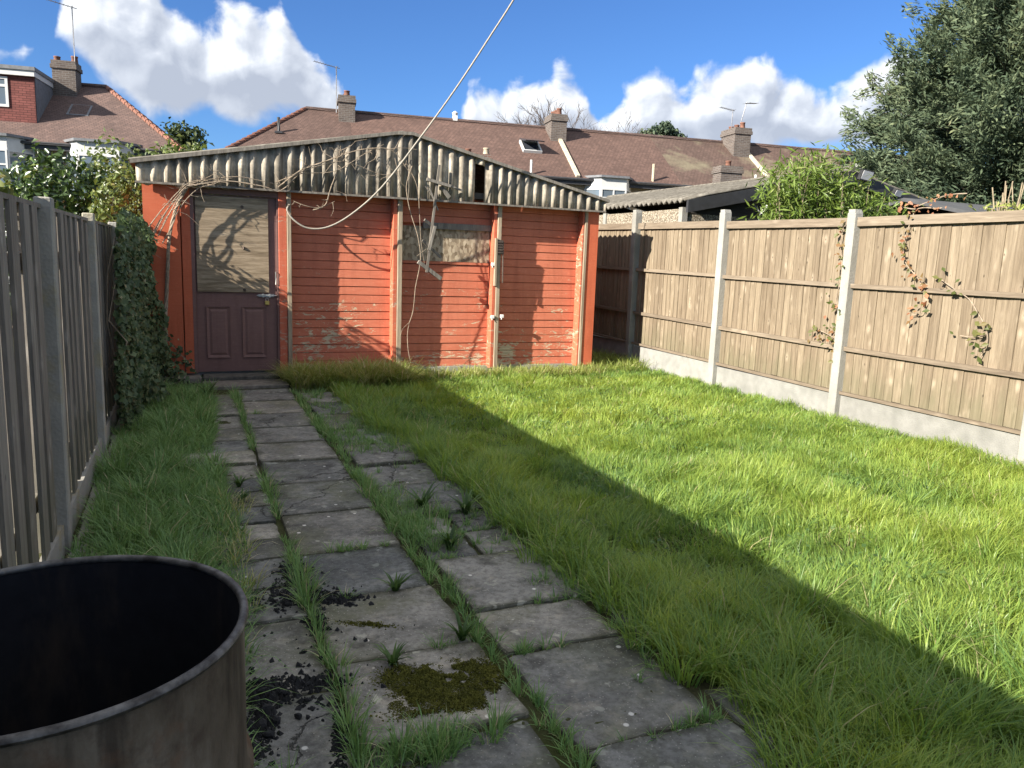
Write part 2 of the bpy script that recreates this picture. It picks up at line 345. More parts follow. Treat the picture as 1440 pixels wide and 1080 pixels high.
def m_osb():
    t = mat('osb', .9, .15); p = t.vmap(t.pos, (1, 1, 1))
    v = t.node('ShaderNodeTexVoronoi', ins={'Scale': 34., 'Randomness': 1.})
    n = t.noise(p, 6, 3, .5); q = t.vmap(p, (1.0, 1.0, .55), rot=(0, .6, 0)); t.l.new(q, v.inputs['Vector'])
    wn = t.node('ShaderNodeTexWhiteNoise'); t.l.new(v.outputs['Color'], wn.inputs[0])
    c = t.ramp(wn.outputs['Value'], (0, (.15, .11, .07)), (.5, (.30, .235, .16)), (1, (.47, .39, .28)))
    c = t.mix(t.mapr(n, .35, .7, 0, .4), c, (.20, .16, .12)); setc(t, c); bump(t, wn.outputs['Value'], .4, .004)
m_osb()
def m_brick(name, a, b, mort, sc=1.):
    t = mat(name, .92, .15); s = t.node('ShaderNodeSeparateXYZ'); t.l.new(t.obj, s.inputs[0]); cb = t.node('ShaderNodeCombineXYZ')
    t.l.new(t.m('ADD', s.outputs[0], s.outputs[1]), cb.inputs[0]); t.l.new(s.outputs[2], cb.inputs[1])
    br = t.node('ShaderNodeTexBrick', ins={'Color1': (*a, 1), 'Color2': (*b, 1), 'Mortar': (*mort, 1), 'Scale': 1., 'Mortar Size': .009, 'Brick Width': .225*sc, 'Row Height': .075*sc, 'Bias': 0.})
    t.l.new(cb.outputs[0], br.inputs['Vector']); n = t.noise(t.obj, 2.5, 5, .6)
    c = t.mix(t.mapr(n, .4, .75, 0, .5), br.outputs[0], tuple(x*.45 for x in a)); setc(t, c); bump(t, br.outputs[1], -.4, .01)
m_brick('stock_brick', (.30, .24, .155), (.22, .175, .115), (.30, .28, .24)); m_brick('yellow_brick', (.48, .39, .22), (.38, .30, .17), (.40, .37, .30))
m_brick('chimney_brick', (.125, .10, .085), (.085, .068, .06), (.17, .16, .15)); m_brick('red_chimney', (.19, .105, .08), (.13, .08, .065), (.20, .18, .16))
m_brick('tile_hung', (.20, .075, .065), (.145, .055, .048), (.06, .026, .024), 1.1)
def m_roof(name, a, b, moss=None):
    t = mat(name, .85, .2); s = t.node('ShaderNodeSeparateXYZ'); t.l.new(t.obj, s.inputs[0]); cb = t.node('ShaderNodeCombineXYZ')
    t.l.new(t.m('ADD', s.outputs[0], t.m('MULTIPLY', s.outputs[1], .35)), cb.inputs[0]); t.l.new(t.m('MULTIPLY', s.outputs[2], 1.8), cb.inputs[1])
    br = t.node('ShaderNodeTexBrick', ins={'Color1': (*a, 1), 'Color2': (*b, 1), 'Mortar': (*[x*.5 for x in a], 1), 'Scale': 1., 'Mortar Size': .014, 'Brick Width': .17, 'Row Height': .105, 'Bias': -.1})
    t.l.new(cb.outputs[0], br.inputs['Vector']); n = t.noise(t.obj, .9, 6, .62); n2 = t.noise(t.obj, 5, 5, .7)
    c = t.mix(t.mapr(n, .38, .70, 0, .65), br.outputs[0], tuple(x*.62 for x in b)); c = t.mix(t.mapr(n2, .5, .75, 0, .45), c, tuple(min(1, x*1.5) for x in a))
    if moss:
        n3 = t.noise(t.obj, .55, 6, .6); c = t.mix(t.mapr(n3, .50, .66, 0, .75), c, moss)
    tone = t.mix(t.rnd, (1.1, 1.05, 1.05), (.84, .85, .88)); c = t.mix(1., c, tone, 'MULTIPLY')
    setc(t, c); bump(t, br.outputs[1], -.5, .02)
m_roof('roof_tile', (.142, .090, .072), (.102, .066, .054)); m_roof('roof_tile_mossy', (.142, .092, .073), (.105, .070, .056), (.22, .195, .125))
m_roof('roof_tile_grey', (.145, .10, .085), (.10, .073, .065))
def m_pebble():
    t = mat('pebbledash', .95, .2); v = t.node('ShaderNodeTexVoronoi', ins={'Scale': 58.}); t.l.new(t.pos, v.inputs['Vector'])
    wn = t.node('ShaderNodeTexWhiteNoise'); t.l.new(v.outputs['Color'], wn.inputs[0])
    c = t.ramp(wn.outputs['Value'], (0, (.13, .10, .068)), (.4, (.26, .215, .155)), (1, (.42, .38, .31)))
    c = t.mix(t.mapr(v.outputs['Distance'], .4, .7), c, (.10, .085, .065)); setc(t, c); bump(t, v.outputs['Distance'], -.8, .02)
m_pebble()
def m_drum():
    t = mat('drum_steel', .78, .3); p = t.vmap(t.obj, (1, 1, .35)); n = t.noise(p, 9, 7, .65); n2 = t.noise(t.obj, 26, 5, .7); n3 = t.noise(t.vmap(t.obj, (1, 1, .12)), 14, 4, .6)
    c = t.ramp(n, (.3, (.036, .027, .020)), (.48, (.095, .075, .055)), (.72, (.19, .162, .128))); c = t.mix(t.mapr(n2, .5, .72, 0, .6), c, (.05, .032, .024))
    c = t.mix(t.mapr(n3, .52, .62, 0, .75), c, (.030, .022, .017)); n4 = t.noise(t.obj, 4.5, 6, .6); c = t.mix(t.mapr(n4, .56, .66, 0, .6), c, (.13, .06, .03)); setc(t, c); bump(t, n2, .3, .004); t.b.inputs['Metallic'].default_value = .25
    t = mat('soot', .95, .1); n = t.noise(t.obj, 20, 5, .6); n2 = t.noise(t.vmap(t.obj, (1, 1, .3)), 7, 6, .65); setc(t, t.mix(t.mapr(n2, .5, .7), t.mix(n, (.006, .0065, .009), (.018, .019, .023)), (.035, .028, .024))); bump(t, n, .3, .004)
    t = mat('drum_rim', .55, .4); n = t.noise(t.obj, 30, 5, .6); setc(t, t.ramp(n, (.38, (.035, .031, .029)), (.66, (.15, .143, .135)))); t.b.inputs['Metallic'].default_value = .5
m_drum()
def m_soil():
    t = mat('soil', .98, .1); n = t.noise(t.pos, 7, 7, .7); n2 = t.noise(t.pos, 1.3, 4, .6); n3 = t.noise(t.pos, 60, 4, .6)
    c = t.ramp(n, (.3, (.036, .030, .020)), (.7, (.085, .070, .046))); c = t.mix(t.mapr(n2, .3, .6, 0, .75), c, (.050, .062, .016)); setc(t, c); bump(t, n3, .8, .02)
    t = mat('moss', .95, .1); n = t.noise(t.pos, 30, 4, .6); setc(t, t.ramp(n, (.3, (.060, .062, .014)), (.7, (.135, .130, .026))))
m_soil()
def m_leaf(name, stops, rough=.5, spec=.3, transl=.3, attr=True):
    """stops: ramp colours over the leaf's own tint"""
    t = mat(name, rough, spec)
    a = t.node('ShaderNodeAttribute', attribute_name='tint').outputs['Fac']
    c = t.ramp(a, *stops); setc(t, c)
    tr = t.node('ShaderNodeBsdfTranslucent'); hs = t.node('ShaderNodeHueSaturation', ins={'Hue': .49, 'Saturation': 1.1, 'Value': 1.25}); t.l.new(c, hs.inputs['Color']); t.l.new(hs.outputs[0], tr.inputs[0])
    ms = t.node('ShaderNodeMixShader', ins={0: transl}); t.l.new(t.b.outputs[0], ms.inputs[1]); t.l.new(tr.outputs[0], ms.inputs[2]); t.l.new(ms.outputs[0], t.out.inputs[0])
m_leaf('grass', [(0, (.105, .20, .055)), (.35, (.215, .315, .066)), (.7, (.31, .39, .075)), (.93, (.39, .44, .11)), (1, (.46, .41, .22))], .42, .35, .45)
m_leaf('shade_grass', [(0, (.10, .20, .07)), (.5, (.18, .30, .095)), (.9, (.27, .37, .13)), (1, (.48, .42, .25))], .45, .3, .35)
m_leaf('dry_grass', [(0, (.15, .21, .045)), (.4, (.27, .32, .075)), (.72, (.40, .38, .16)), (1, (.54, .47, .28))], .5, .3, .35)
m_leaf('hedge_leaf', [(0, (.020, .038, .012)), (.5, (.045, .080, .022)), (.85, (.10, .15, .035)), (1, (.25, .25, .08))], .32, .5, .2)
m_leaf('ivy_leaf', [(0, (.028, .050, .022)), (.6, (.070, .105, .045)), (.9, (.13, .165, .075)), (1, (.26, .24, .14))], .5, .25, .15)
m_leaf('ivy_light', [(0, (.05, .08, .02)), (.5, (.12, .155, .04)), (.85, (.22, .23, .085)), (1, (.33, .31, .16))], .35, .5, .3)
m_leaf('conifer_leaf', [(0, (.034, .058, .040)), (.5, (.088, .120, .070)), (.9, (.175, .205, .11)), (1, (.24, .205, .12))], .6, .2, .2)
m_leaf('bamboo_leaf', [(0, (.045, .085, .018)), (.5, (.11, .17, .03)), (.85, (.20, .26, .06)), (1, (.36, .36, .16))], .4, .4, .35)
m_leaf('tree_leaf', [(0, (.020, .032, .012)), (.5, (.045, .065, .024)), (1, (.085, .105, .04))], .6, .2, .2)
m_leaf('weed_leaf', [(0, (.028, .060, .016)), (.5, (.055, .105, .024)), (1, (.10, .16, .04))], .5, .3, .25)
m_leaf('creeper_leaf', [(0, (.07, .09, .025)), (.4, (.13, .13, .04)), (.7, (.22, .09, .045)), (1, (.34, .17, .09))], .5, .3, .3)

# ------------------------------------------------------------------ shared builders
M = MATS
def wb(mb, name, m, parent, smooth=False):
    """mesh given in world coordinates, parented to an unrotated thing"""
    o = mb.build(name, M[m], parent, smooth); o.location = -parent.location if parent.type == 'EMPTY' else (0, 0, 0); return o
def blade_mesh(x, y, z, h, wd_, az, lean, tint, wang=None):
    n = len(x); ts = np.array([0, .42, .78, 1.]); V = np.zeros((n, 7, 3)); ca, sa = np.cos(az), np.sin(az)
    wa = az+np.pi/2+RNG.normal(0, .5, n) if wang is None else wang; cw, sw = np.cos(wa), np.sin(wa); k = 0
    for i, t in enumerate(ts):
        out = h*lean*t**1.8; up = h*t*np.sqrt(np.clip(1-(.75*lean*t)**2, .08, 1)); cx = x+ca*out; cy = y+sa*out; cz = z+up
        if i < 3:
            hw = wd_*(1-t**1.6)*.5+wd_*.06
            V[:, k, 0] = cx-cw*hw; V[:, k, 1] = cy-sw*hw; V[:, k, 2] = cz; V[:, k+1, 0] = cx+cw*hw; V[:, k+1, 1] = cy+sw*hw; V[:, k+1, 2] = cz; k += 2
        else: V[:, k, 0] = cx; V[:, k, 1] = cy; V[:, k, 2] = cz
    tr = np.array([[0, 1, 3], [0, 3, 2], [2, 3, 5], [2, 5, 4], [4, 5, 6]])
    T = (np.arange(n)[:, None, None]*7+tr[None]).reshape(-1, 3)
    return V.reshape(-1, 3), T, np.repeat(np.clip(tint, 0, 1), 7)
def grass_obj(name, m, parts, label, kind='stuff', parent=None, cat='grass'):
    Vs, Ts, As = [], [], []; k = 0
    for V, T, A in parts: Vs.append(V); Ts.append(T+k); As.append(A); k += len(V)
    o = link(name, np_mesh(name, np.vstack(Vs), np.vstack(Ts), M[m], np.concatenate(As)), parent)
    if parent is None: tag(o, label, cat, kind=kind)
    else: tag(o, kind=kind)
    return o
def leaves(P, N, size, tint, asp=.55, fold=.18, jit=.6):
    """rhombic folded leaves at P facing N; 4 triangles... two folded halves"""
    n = len(P); N = N+RNG.normal(0, jit, (n, 3)); N /= np.linalg.norm(N, axis=1, keepdims=True)+1e-9
    A = RNG.normal(0, 1, (n, 3)); A -= N*(A*N).sum(1, keepdims=True); A /= np.linalg.norm(A, axis=1, keepdims=True)+1e-9
    A[:, 2] -= .35; A -= N*(A*N).sum(1, keepdims=True); A /= np.linalg.norm(A, axis=1, keepdims=True)+1e-9
    B = np.cross(N, A); s = np.asarray(size).reshape(-1, 1)*np.ones((n, 1)); V = np.zeros((n, 4, 3))
    V[:, 0] = P-A*s*.5; V[:, 1] = P+B*s*asp*.5+N*s*fold-A*s*.05; V[:, 2] = P+A*s*.5; V[:, 3] = P-B*s*asp*.5+N*s*fold-A*s*.05
    T = (np.arange(n)[:, None, None]*4+np.array([[0, 1, 2], [0, 2, 3]])[None]).reshape(-1, 3)
    return V.reshape(-1, 3), T, np.repeat(np.clip(tint, 0, 1), 4)
def merge(parts):
    Vs, Ts, As = [], [], []; k = 0
    for V, T, A in parts: Vs.append(V); Ts.append(T+k); As.append(A); k += len(V)
    return np.vstack(Vs), np.vstack(Ts), np.concatenate(As)
def unit(n):
    a = RNG.normal(0, 1, (n, 3)); return a/np.linalg.norm(a, axis=1, keepdims=True)
def clump_leaves(clumps, per_m2, size, asp=.55, jit=.7, t0=.5, tv=.2, shell=.72):
    """clumps: (centre, radii); leaves in a shell of every clump"""
    out = []
    for c, r in clumps:
        c = np.array(c); r = np.array(r); n = int(per_m2*4*math.pi*((r[0]*r[1])**1.6+(r[0]*r[2])**1.6+(r[1]*r[2])**1.6)**(1/1.6)/3**(1/1.6))
        n = max(n, 20); U = unit(n); rad = shell+(1.08-shell)*RNG.random(n)**.6
        rad = rad*(1+.16*np.sin(U[:, 0]*7+c[0]*3)*np.sin(U[:, 2]*6+c[1]*5)+.10*RNG.normal(0, 1, n))
        P = c+U*r*rad[:, None]
        out.append(leaves(P, U, size*(.65+.7*RNG.random(n)), t0+tv*RNG.normal(0, 1, n)+RNG.normal(0, .06), asp, jit=jit))
    return merge(out)
def foliage(name, m, parent, data):
    o = link(name, np_mesh(name, data[0], data[1], M[m], data[2]), parent); o.location = -parent.location if parent.type == 'EMPTY' else (0, 0, 0); return o
def wiggle(a, b, n, amp):
    a = Vector(a); b = Vector(b); L = (b-a).length
    return [a.lerp(b, i/(n-1))+Vector([random.gauss(0, amp*L) if 0 < i < n-1 else 0 for _ in range(3)]) for i in range(n)]
def smooth_path(pts, sub=4):
    P = [Vector(p) for p in pts]; out = []
    for i in range(len(P)-1):
        p0, p1, p2, p3 = P[max(i-1, 0)], P[i], P[i+1], P[min(i+2, len(P)-1)]
        for k in range(sub):
            t = k/sub; out.append(.5*((2*p1)+(p2-p0)*t+(2*p0-5*p1+4*p2-p3)*t*t+(3*p1-p0-3*p2+p3)*t**3))
    out.append(P[-1]); return out

# ------------------------------------------------------------------ ground and path
def axis(a, b, step, far):
    c = list(np.arange(a, b+1e-6, step)); lo = [a-x for x in far][::-1]; hi = [b+x for x in far]; return np.array(lo+c+hi)
gx = axis(-2, 8, .12, [.5, 1.5, 4, 10, 25, 60, 140, 400]); gy = axis(.2, 10, .12, [.5, 1.5, 4, 10, 25, 60, 140, 400])
GX, GY = np.meshgrid(gx, gy); ins = (GX > -.6) & (GX < 6.1) & (GY < 9.3)
GZ = -.035+np.where(ins, .03*(vnoise(GX*1.7, GY*1.7)-.5)*(GX > 1.9)+.012*(vnoise(GX*9, GY*9)-.5), 0)
nx, ny = len(gx), len(gy); q = (np.arange(ny-1)[:, None]*nx+np.arange(nx-1)[None]).ravel()
tag(link('ground', np_mesh('ground', np.c_[GX.ravel(), GY.ravel(), GZ.ravel()], np.c_[q, q+1, q+nx+1, q+nx], M['soil'], smooth=True)), 'dark soil ground under the garden and beyond', kind='structure')
bx_, by_ = np.arange(-.22, 1.72, .025), np.arange(1.0, 8.5, .025); BX, BY = np.meshgrid(bx_, by_); BZ = -.034+.030*vnoise(BX*22, BY*22)*vnoise(BX*7+3, BY*7)+.010*vnoise(BX*60, BY*60)
nx, ny = len(bx_), len(by_); q = (np.arange(ny-1)[:, None]*nx+np.arange(nx-1)[None]).ravel()
pth = tag(link('path', np_mesh('path', np.c_[BX.ravel(), BY.ravel(), BZ.ravel()], np.c_[q, q+1, q+nx+1, q+nx], M['soil'], smooth=True)), 'uneven path of old concrete slabs leading to the shed door', kind='structure')
def slab(x0, x1, y0, y1, z=0., cut=0.):
    g = .006; x0 += g; x1 -= g; y0 += g; y1 -= g; pts = []
    cor = [(x0, y0), (x1, y0), (x1, y1), (x0, y1)]
    for i in range(4):
        a, b = cor[i], cor[(i+1) % 4]; L = math.hypot(b[0]-a[0], b[1]-a[1]); n = 4
        for k in range(n):
            t = k/n+(.012/L if k == 0 else random.uniform(-.05, .05)); j = random.gauss(0, .0065) if k else 0
            px, py = a[0]+(b[0]-a[0])*t, a[1]+(b[1]-a[1])*t
            nxn, nyn = (b[1]-a[1])/L, -(b[0]-a[0])/L
            pts.append((px+nxn*j, py+nyn*j))
            if k == n-1:
                t = 1-.012/L*random.choice((.6, 1, 1.5, 4.5)); pts.append((a[0]+(b[0]-a[0])*t, a[1]+(b[1]-a[1])*t))
    cx, cy = (x0+x1)/2, (y0+y1)/2; n = len(pts); tx, ty = random.gauss(0, .007), random.gauss(0, .007)
    zz = lambda p: z+(p[0]-cx)*tx+(p[1]-cy)*ty
    inn = [(p[0]+(cx-p[0])*.016, p[1]+(cy-p[1])*.016) for p in pts]
    V = [(p[0], p[1], -.05) for p in pts]+[(p[0], p[1], zz(p)-.009) for p in pts]+[(p[0], p[1], zz(p)) for p in inn]
    Fc = [(L*n+i, L*n+(i+1) % n, L*n+n+(i+1) % n, L*n+n+i) for L in (0, 1) for i in range(n)]+[tuple(range(2*n, 3*n))]
    SLABS.append((x0, x1, y0, y1, zz)); return link('slab', mesh_from('slab', V, Fc, M['slab_concrete']), pth)
SLABS = []
def slab_z(x, y):
    for x0, x1, y0, y1, f in SLABS:
        if x0 <= x <= x1 and y0 <= y <= y1: return f((x, y))
    return -.02
CY = [8.42, 7.72, 7.06, 6.5, 5.95, 5.38, 4.82, 4.24, 3.64, 3.10, 2.56, 2.05, 1.5, 1.0]
for a, b in zip(CY[:-1], CY[1:]): slab(.44+random.gauss(0, .006), .985+random.gauss(0, .008), b, a, random.gauss(0, .004))
LY = [8.2, 7.6, 7.1, 6.6, 6.15, 5.75, 5.4, 5.05, 4.75, 4.45, 4.18, 3.92, 3.64, 3.3, 2.98, 2.42, 1.75, 1.1]
for a, b in zip(LY[:-1], LY[1:]): slab(-.08+random.gauss(0, .02), .425, b, a, -.006+random.gauss(0, .007))
RY = [8.1, 7.5, 6.9, 6.3, 5.72, 5.15, 4.6, 4.02, 3.72, 3.38, 2.80, 2.44, 1.83, 1.2]
for i, (a, b) in enumerate(zip(RY[:-1], RY[1:])):
    x1 = 1.60+random.gauss(0, .02)
    if i in (7, 8): slab(1.06, 1.32, b, a, -.012); slab(1.335, x1, b, a, -.008)
    else: slab(1.06, x1, b, a, random.gauss(0, .008))
slab(1.625, 2.02, 2.35, 2.86, -.012); slab(1.625, 1.95, 1.5, 2.0, -.012)
kb = MB()
for k in range(14): kb.box(-.56+random.gauss(0, .01), -.40+random.gauss(0, .015), 2.2+k*.47, 2.2+k*.47+.455, -.05, -.012+random.gauss(0, .012), .008)
tag(kb.build('edging', M['old_post_concrete']), 'row of old concrete edging along the grey fence', kind='structure')

# ------------------------------------------------------------------ red shed
SL = Vector((2.35, 9.3, 0)); YF, YP = 9.15, 9.30; FZ = .07; GB = 2.135
shed = thing('shed', 'red weatherboarded concrete shed with grey corrugated gable and boarded maroon door', 'shed', SL)
wb(MB().box(-.42, 5.14, 9.25, 14.3, -.05, FZ), 'base_slab', 'post_concrete', shed)
wb(MB().box(-.40, -.04, YF+.005, YF+.12, FZ, GB+.06).box(-.40, -.30, YF+.12, 14.2, FZ, 2.10), 'wall', 'red_render', shed)
wb(MB().box(-.028, .062, YF+.02, YF+.11, FZ, GB+.05), 'door_jamb', 'red_render', shed)
wb(MB().box(.062, .098, YF+.018, YF+.10, FZ, GB+.04).box(.965, .985, YF+.018, YF+.10, FZ, GB+.04).box(.098, .965, YF+.018, YF+.10, 2.05, GB+.04), 'door_frame', 'maroon_paint', shed)
wb(MB().box(4.955, 5.12, YF, YF+.13, FZ, GB+.04).box(5.02, 5.12, YF+.13, 14.2, FZ, 2.08), 'wall', 'red_render', shed)
wb(MB().box(-.30, 5.02, 14.1, 14.2, FZ, 2.1), 'wall', 'red_render', shed)
wb(MB().box(1.12, 4.95, 9.34, 9.38, FZ, GB+.05), 'backing_wall', 'red_render', shed)
# piers: painted batten on the left, weathered batten on the right
for (a, b, c) in ((.985, 1.075, 1.125), (2.315, 2.365, 2.425), (3.615, 3.66, 3.715), (4.885, 4.91, 4.953)):
    wb(MB().box(a, b, YF+.006, 9.33, FZ-.02, GB+.04, .004), 'pier', 'red_post', shed)
    wb(MB().box(b+.002, c, YF-.012, 9.33, FZ-.04, GB+.03, .005), 'batten', 'raw_wood', shed)
bays = [(1.125, 2.315), (2.425, 3.615), (3.715, 4.885)]
for bi, (a, b) in enumerate(bays):
    nb = 21; hb = (GB+.03-FZ)/nb; L = b-a+.006
    prof = [(-.001, 0.0), (-.004, .005), (.001, hb-.008), (.007, hb-.003), (.03, hb), (.03, 0)]
    bm = MB().prism([(0, y, z) for y, z in prof], (L, 0, 0)).mesh('weatherboard', M['red_paint'])
    for k in range(nb):
        zc = FZ+k*hb
        if bi == 1 and 1.40 < zc+hb/2 < 1.885: continue
        o = link('weatherboard', bm, shed, loc=Vector((a-.003, YP+random.gauss(0, .0015), zc))-SL, rot=(0, random.gauss(0, .0012), 0))
wb(MB().box(2.43, 3.61, YP-.002, YP+.03, 1.405, 1.83), 'board_panel', 'osb', shed)
wb(MB().bar((2.72, YP-.02, 1.838), (3.64, YP-.02, 1.842), .045, .075), 'window_rail', 'grey_stick', shed)
wb(MB().box(2.42, 3.62, YP-.012, YP+.02, 1.372, 1.402), 'window_sill', 'red_paint', shed)
# door
dr = wb(MB().box(.100, .963, YF+.05, YF+.085, FZ+.01, 2.045), 'door', 'maroon_paint', shed)
for x0, x1 in ((.20, .45), (.58, .84)):
    pn = MB(); z0, z1 = .24, .82; y = YF+.05
    fr = [(x0, z0), (x1, z0), (x1, z1), (x0, z1)]; i1 = [(x0+.03, z0+.03), (x1-.03, z0+.03), (x1-.03, z1-.03), (x0+.03, z1-.03)]; i2 = [(x0+.055, z0+.055), (x1-.055, z0+.055), (x1-.055, z1-.055), (x0+.055, z1-.055)]
    V = [(a, y-.016, b) for a, b in fr]+[(a, y-.003, b) for a, b in i1]+[(a, y-.012, b) for a, b in i2]+[(a, y+.01, b) for a, b in fr]
    pn.add(V, [(i, (i+1) % 4, 4+(i+1) % 4, 4+i) for i in range(4)]+[(4+i, 4+(i+1) % 4, 8+(i+1) % 4, 8+i) for i in range(4)]+[(8, 9, 10, 11)]+[(12+i, 12+(i+1) % 4, (i+1) % 4, i) for i in range(4)])
    wb(pn, 'door_panel', 'maroon_paint', dr)
wb(MB().box(.115, .875, YF+.030, YF+.049, .985, 2.03), 'plywood_sheet', 'ply', dr)
for z in (1.93, 1.48, 1.01):
    wb(MB().tube([(.60+random.gauss(0, .01), YF+.032, z), (.60, YF+.024, z)], .018, 8), 'knot_plug', 'rusty_iron', dr)
wb(MB().box(.76, .93, YF+.034, YF+.048, .935, .965).tube([(.74, YF+.03, .95), (.955, YF+.03, .95)], .007, 6).box(.80, .82, YF+.022, YF+.048, .93, .97).box(.87, .89, YF+.022, YF+.048, .93, .97), 'bolt', 'steel', dr)
pk = wb(MB().box(.825, .875, YF+.015, YF+.04, .845, .89, .004), 'padlock', 'brass', dr)
wb(MB().tube([(.836, YF+.027, .888), (.836, YF+.027, .915), (.85, YF+.027, .927), (.864, YF+.027, .915), (.864, YF+.027, .888)], .004, 6), 'shackle', 'steel', pk)
wb(MB().tube([(.955, YF+.03, 1.22), (.948, YF-.0, 1.22), (.948, YF-.0, 1.08), (.955, YF+.03, 1.08)], .007, 6), 'pull_handle', 'steel', dr)
# gable of corrugated sheets
def gtop(x):
    return np.interp(x, [-.46, 2.32, 2.52, 5.18], [2.335, 2.885, 2.895, 2.285])
def gbot(x): return np.interp(x, [-.46, 2.4, 5.18], [2.12, 2.135, 2.135])
def corr(x): s = np.sin(x*2*math.pi/.127+.55*math.sin(x*3.1)+.3*math.sin(x*9.7)); return (.023+.006*math.sin(x*5.3+1))*np.sign(s)*np.abs(s)**.72
def gsheet(x0, x1, yoff, dz=0., jag=.006, z0f=None):
    xs = np.arange(x0, x1+.001, .0079); n = len(xs); V = []
    for side in (0, 1):
        for x in xs:
            y = YF-.055+corr(x)+yoff+side*.006; tp = gtop(x)-.012; bt = (gbot(x)+dz+random.gauss(0, jag*.4)+.008*math.sin(x*23)+.006*math.sin(x*41)) if z0f is None else z0f(x)
            V += [(x, y, bt), (x, y, (bt+tp)/2), (x, y, tp)]
    Fc = []
    for s in (0, 1):
        for i in range(n-1):
            for r in (0, 1):
                a = s*3*n+3*i+r; f4 = (a, a+3, a+4, a+1); Fc.append(f4 if s == 0 else f4[::-1])
    for i in range(n-1):
        a = 3*i; Fc.append((a, 3*n+a, 3*n+a+3, a+3)); Fc.append((a+2, a+5, 3*n+a+5, 3*n+a+2))
    return link('corrugated_sheet', mesh_from('corrugated_sheet', V, Fc, M['asbestos'], True), shed, loc=-SL)
edges = [-.45, .62, 1.55, 2.48, 3.33]
for i in range(4): gsheet(edges[i], edges[i+1]+(.05 if i < 3 else 0), .007*(i % 2), random.gauss(0, .006))
gsheet(3.325, 3.455, 0, z0f=lambda x: gtop(x)-.10); gsheet(3.455, 4.35, .004); gsheet(4.30, 5.17, -.004)
wb(MB().box(-.38, 5.1, YF+.0, YF+.04, GB+.055, GB+.13), 'gable_beam', 'dark_wood', shed)
for (xa, xb) in ((-.50, 2.33), (2.33, 2.51), (2.51, 5.21)):
    za, zb = float(gtop(xa)), float(gtop(xb))
    wb(MB().prism([(xa, YF-.105, za+.004), (xb, YF-.105, zb+.004), (xb, YF-.105, zb-.032), (xa, YF-.105, za-.032)], (0, .10, 0)), 'verge_trim', 'grey_stick', shed)
wb(MB().bar((-.46, YF-.075, 2.122), (2.4, YF-.075, 2.130), .03, .022).bar((2.4, YF-.075, 2.130), (5.17, YF-.075, 2.132), .03, .022), 'gable_trim', 'grey_stick', shed)
for sgn, xa, xb in ((0, -.52, 2.43), (1, 2.43, 5.22)):
    V = []; ys = np.arange(9.13, 14.4, .0365); nY = len(ys)
    for y in ys:
        for x in (xa, (xa+xb)/2, xb): V.append((x, y, float(gtop(x))+.022+.018*math.sin(y*2*math.pi/.146)))
    V += [(x, y, z-.008) for x, y, z in V]; k = 3*nY
    Fc = [(3*i+j, 3*i+j+1, 3*i+j+4, 3*i+j+3) for i in range(nY-1) for j in (0, 1)]; Fc += [tuple(k+q for q in f[::-1]) for f in Fc]
    Fc += [(0, k, k+1, 1), (1, k+1, k+2, 2)]
    link('roof_sheet', mesh_from('roof_sheet', V, Fc, M['asbestos_roof'], True), shed, loc=-SL)
# fittings on the third pier
wb(MB().box(3.628, 3.652, YF-.040, YF+.005, 1.12, 1.72), 'loose_batten', 'raw_wood', shed)
br = MB().box(3.655, 3.735, YF-.03, YF-.016, 1.52, 1.70)
for k in range(5): br.box(3.662, 3.728, YF-.042, YF-.03, 1.535+k*.033, 1.55+k*.033)
wb(br.bar((3.735, YF-.025, 1.50), (3.742, YF-.03, 1.16), .012, .02).bar((3.735, YF-.025, 1.68), (3.737, YF-.025, 1.50), .012, .02), 'bracket', 'rusty_iron', shed)
for (x, z) in ((3.605, 1.39), (3.622, .72), (3.752, .73)):
    wb(MB().box(x-.02, x+.025, YF-.03, YF+.0, z-.02, z+.022, .004).tube([(x, YF-.015, z), (x-.01, YF-.03, z-.04)], .006, 6), 'cable_clip', 'plastic_white', shed)
# step below the door
st = thing('door_step', 'dark concrete step below the maroon door', 'step', (.55, 9.0, 0))
wb(MB().box(.14, 1.06, 8.98, 9.245, -.03, .055, .012), 'riser_block', 'step_concrete', st)  # riser block in a darker concrete tone than the tread
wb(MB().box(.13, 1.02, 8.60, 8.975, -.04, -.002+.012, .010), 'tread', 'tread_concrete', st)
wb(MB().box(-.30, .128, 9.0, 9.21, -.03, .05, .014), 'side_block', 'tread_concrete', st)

# ------------------------------------------------------------------ fences
FX = 6.08
rf = thing('timber_fence', 'sunlit tan closeboard fence with pale concrete posts and gravel boards', 'fence', (FX, 6.7, 0)); RL = rf.location.copy()
posts = [(-.25, 2.02), (1.76, 2.04), (3.76, 2.05), (5.725, 2.065), (7.70, 2.15), (9.68, 2.235), (11.6, 2.28), (13.5, 2.32)]
def post_mesh(h): return MB().box(-.055, .055, -.05, .05, -.1, h-.03, .008).prism([(-.05, -.045, h-.031), (.05, -.045, h-.031), (.038, -.035, h), (-.045, -.035, h)], (0, .08, 0)).mesh('concrete_post', M['post_concrete'])
for Y, h in posts: link('concrete_post', post_mesh(h), rf, loc=Vector((FX-.02, Y, 0))-RL, rot=(random.gauss(0, .003), random.gauss(0, .004), 0))
brd = MB().prism([(-.004, -.053, 0), (.010, -.053, 0), (.010, .053, 0), (.004, .053, 0)], (0, 0, 1.705)).mesh('board', M['fence_tan'])
railm = {}
offs = [-.03, -.02, -.0, .0, .035, .06, .09]
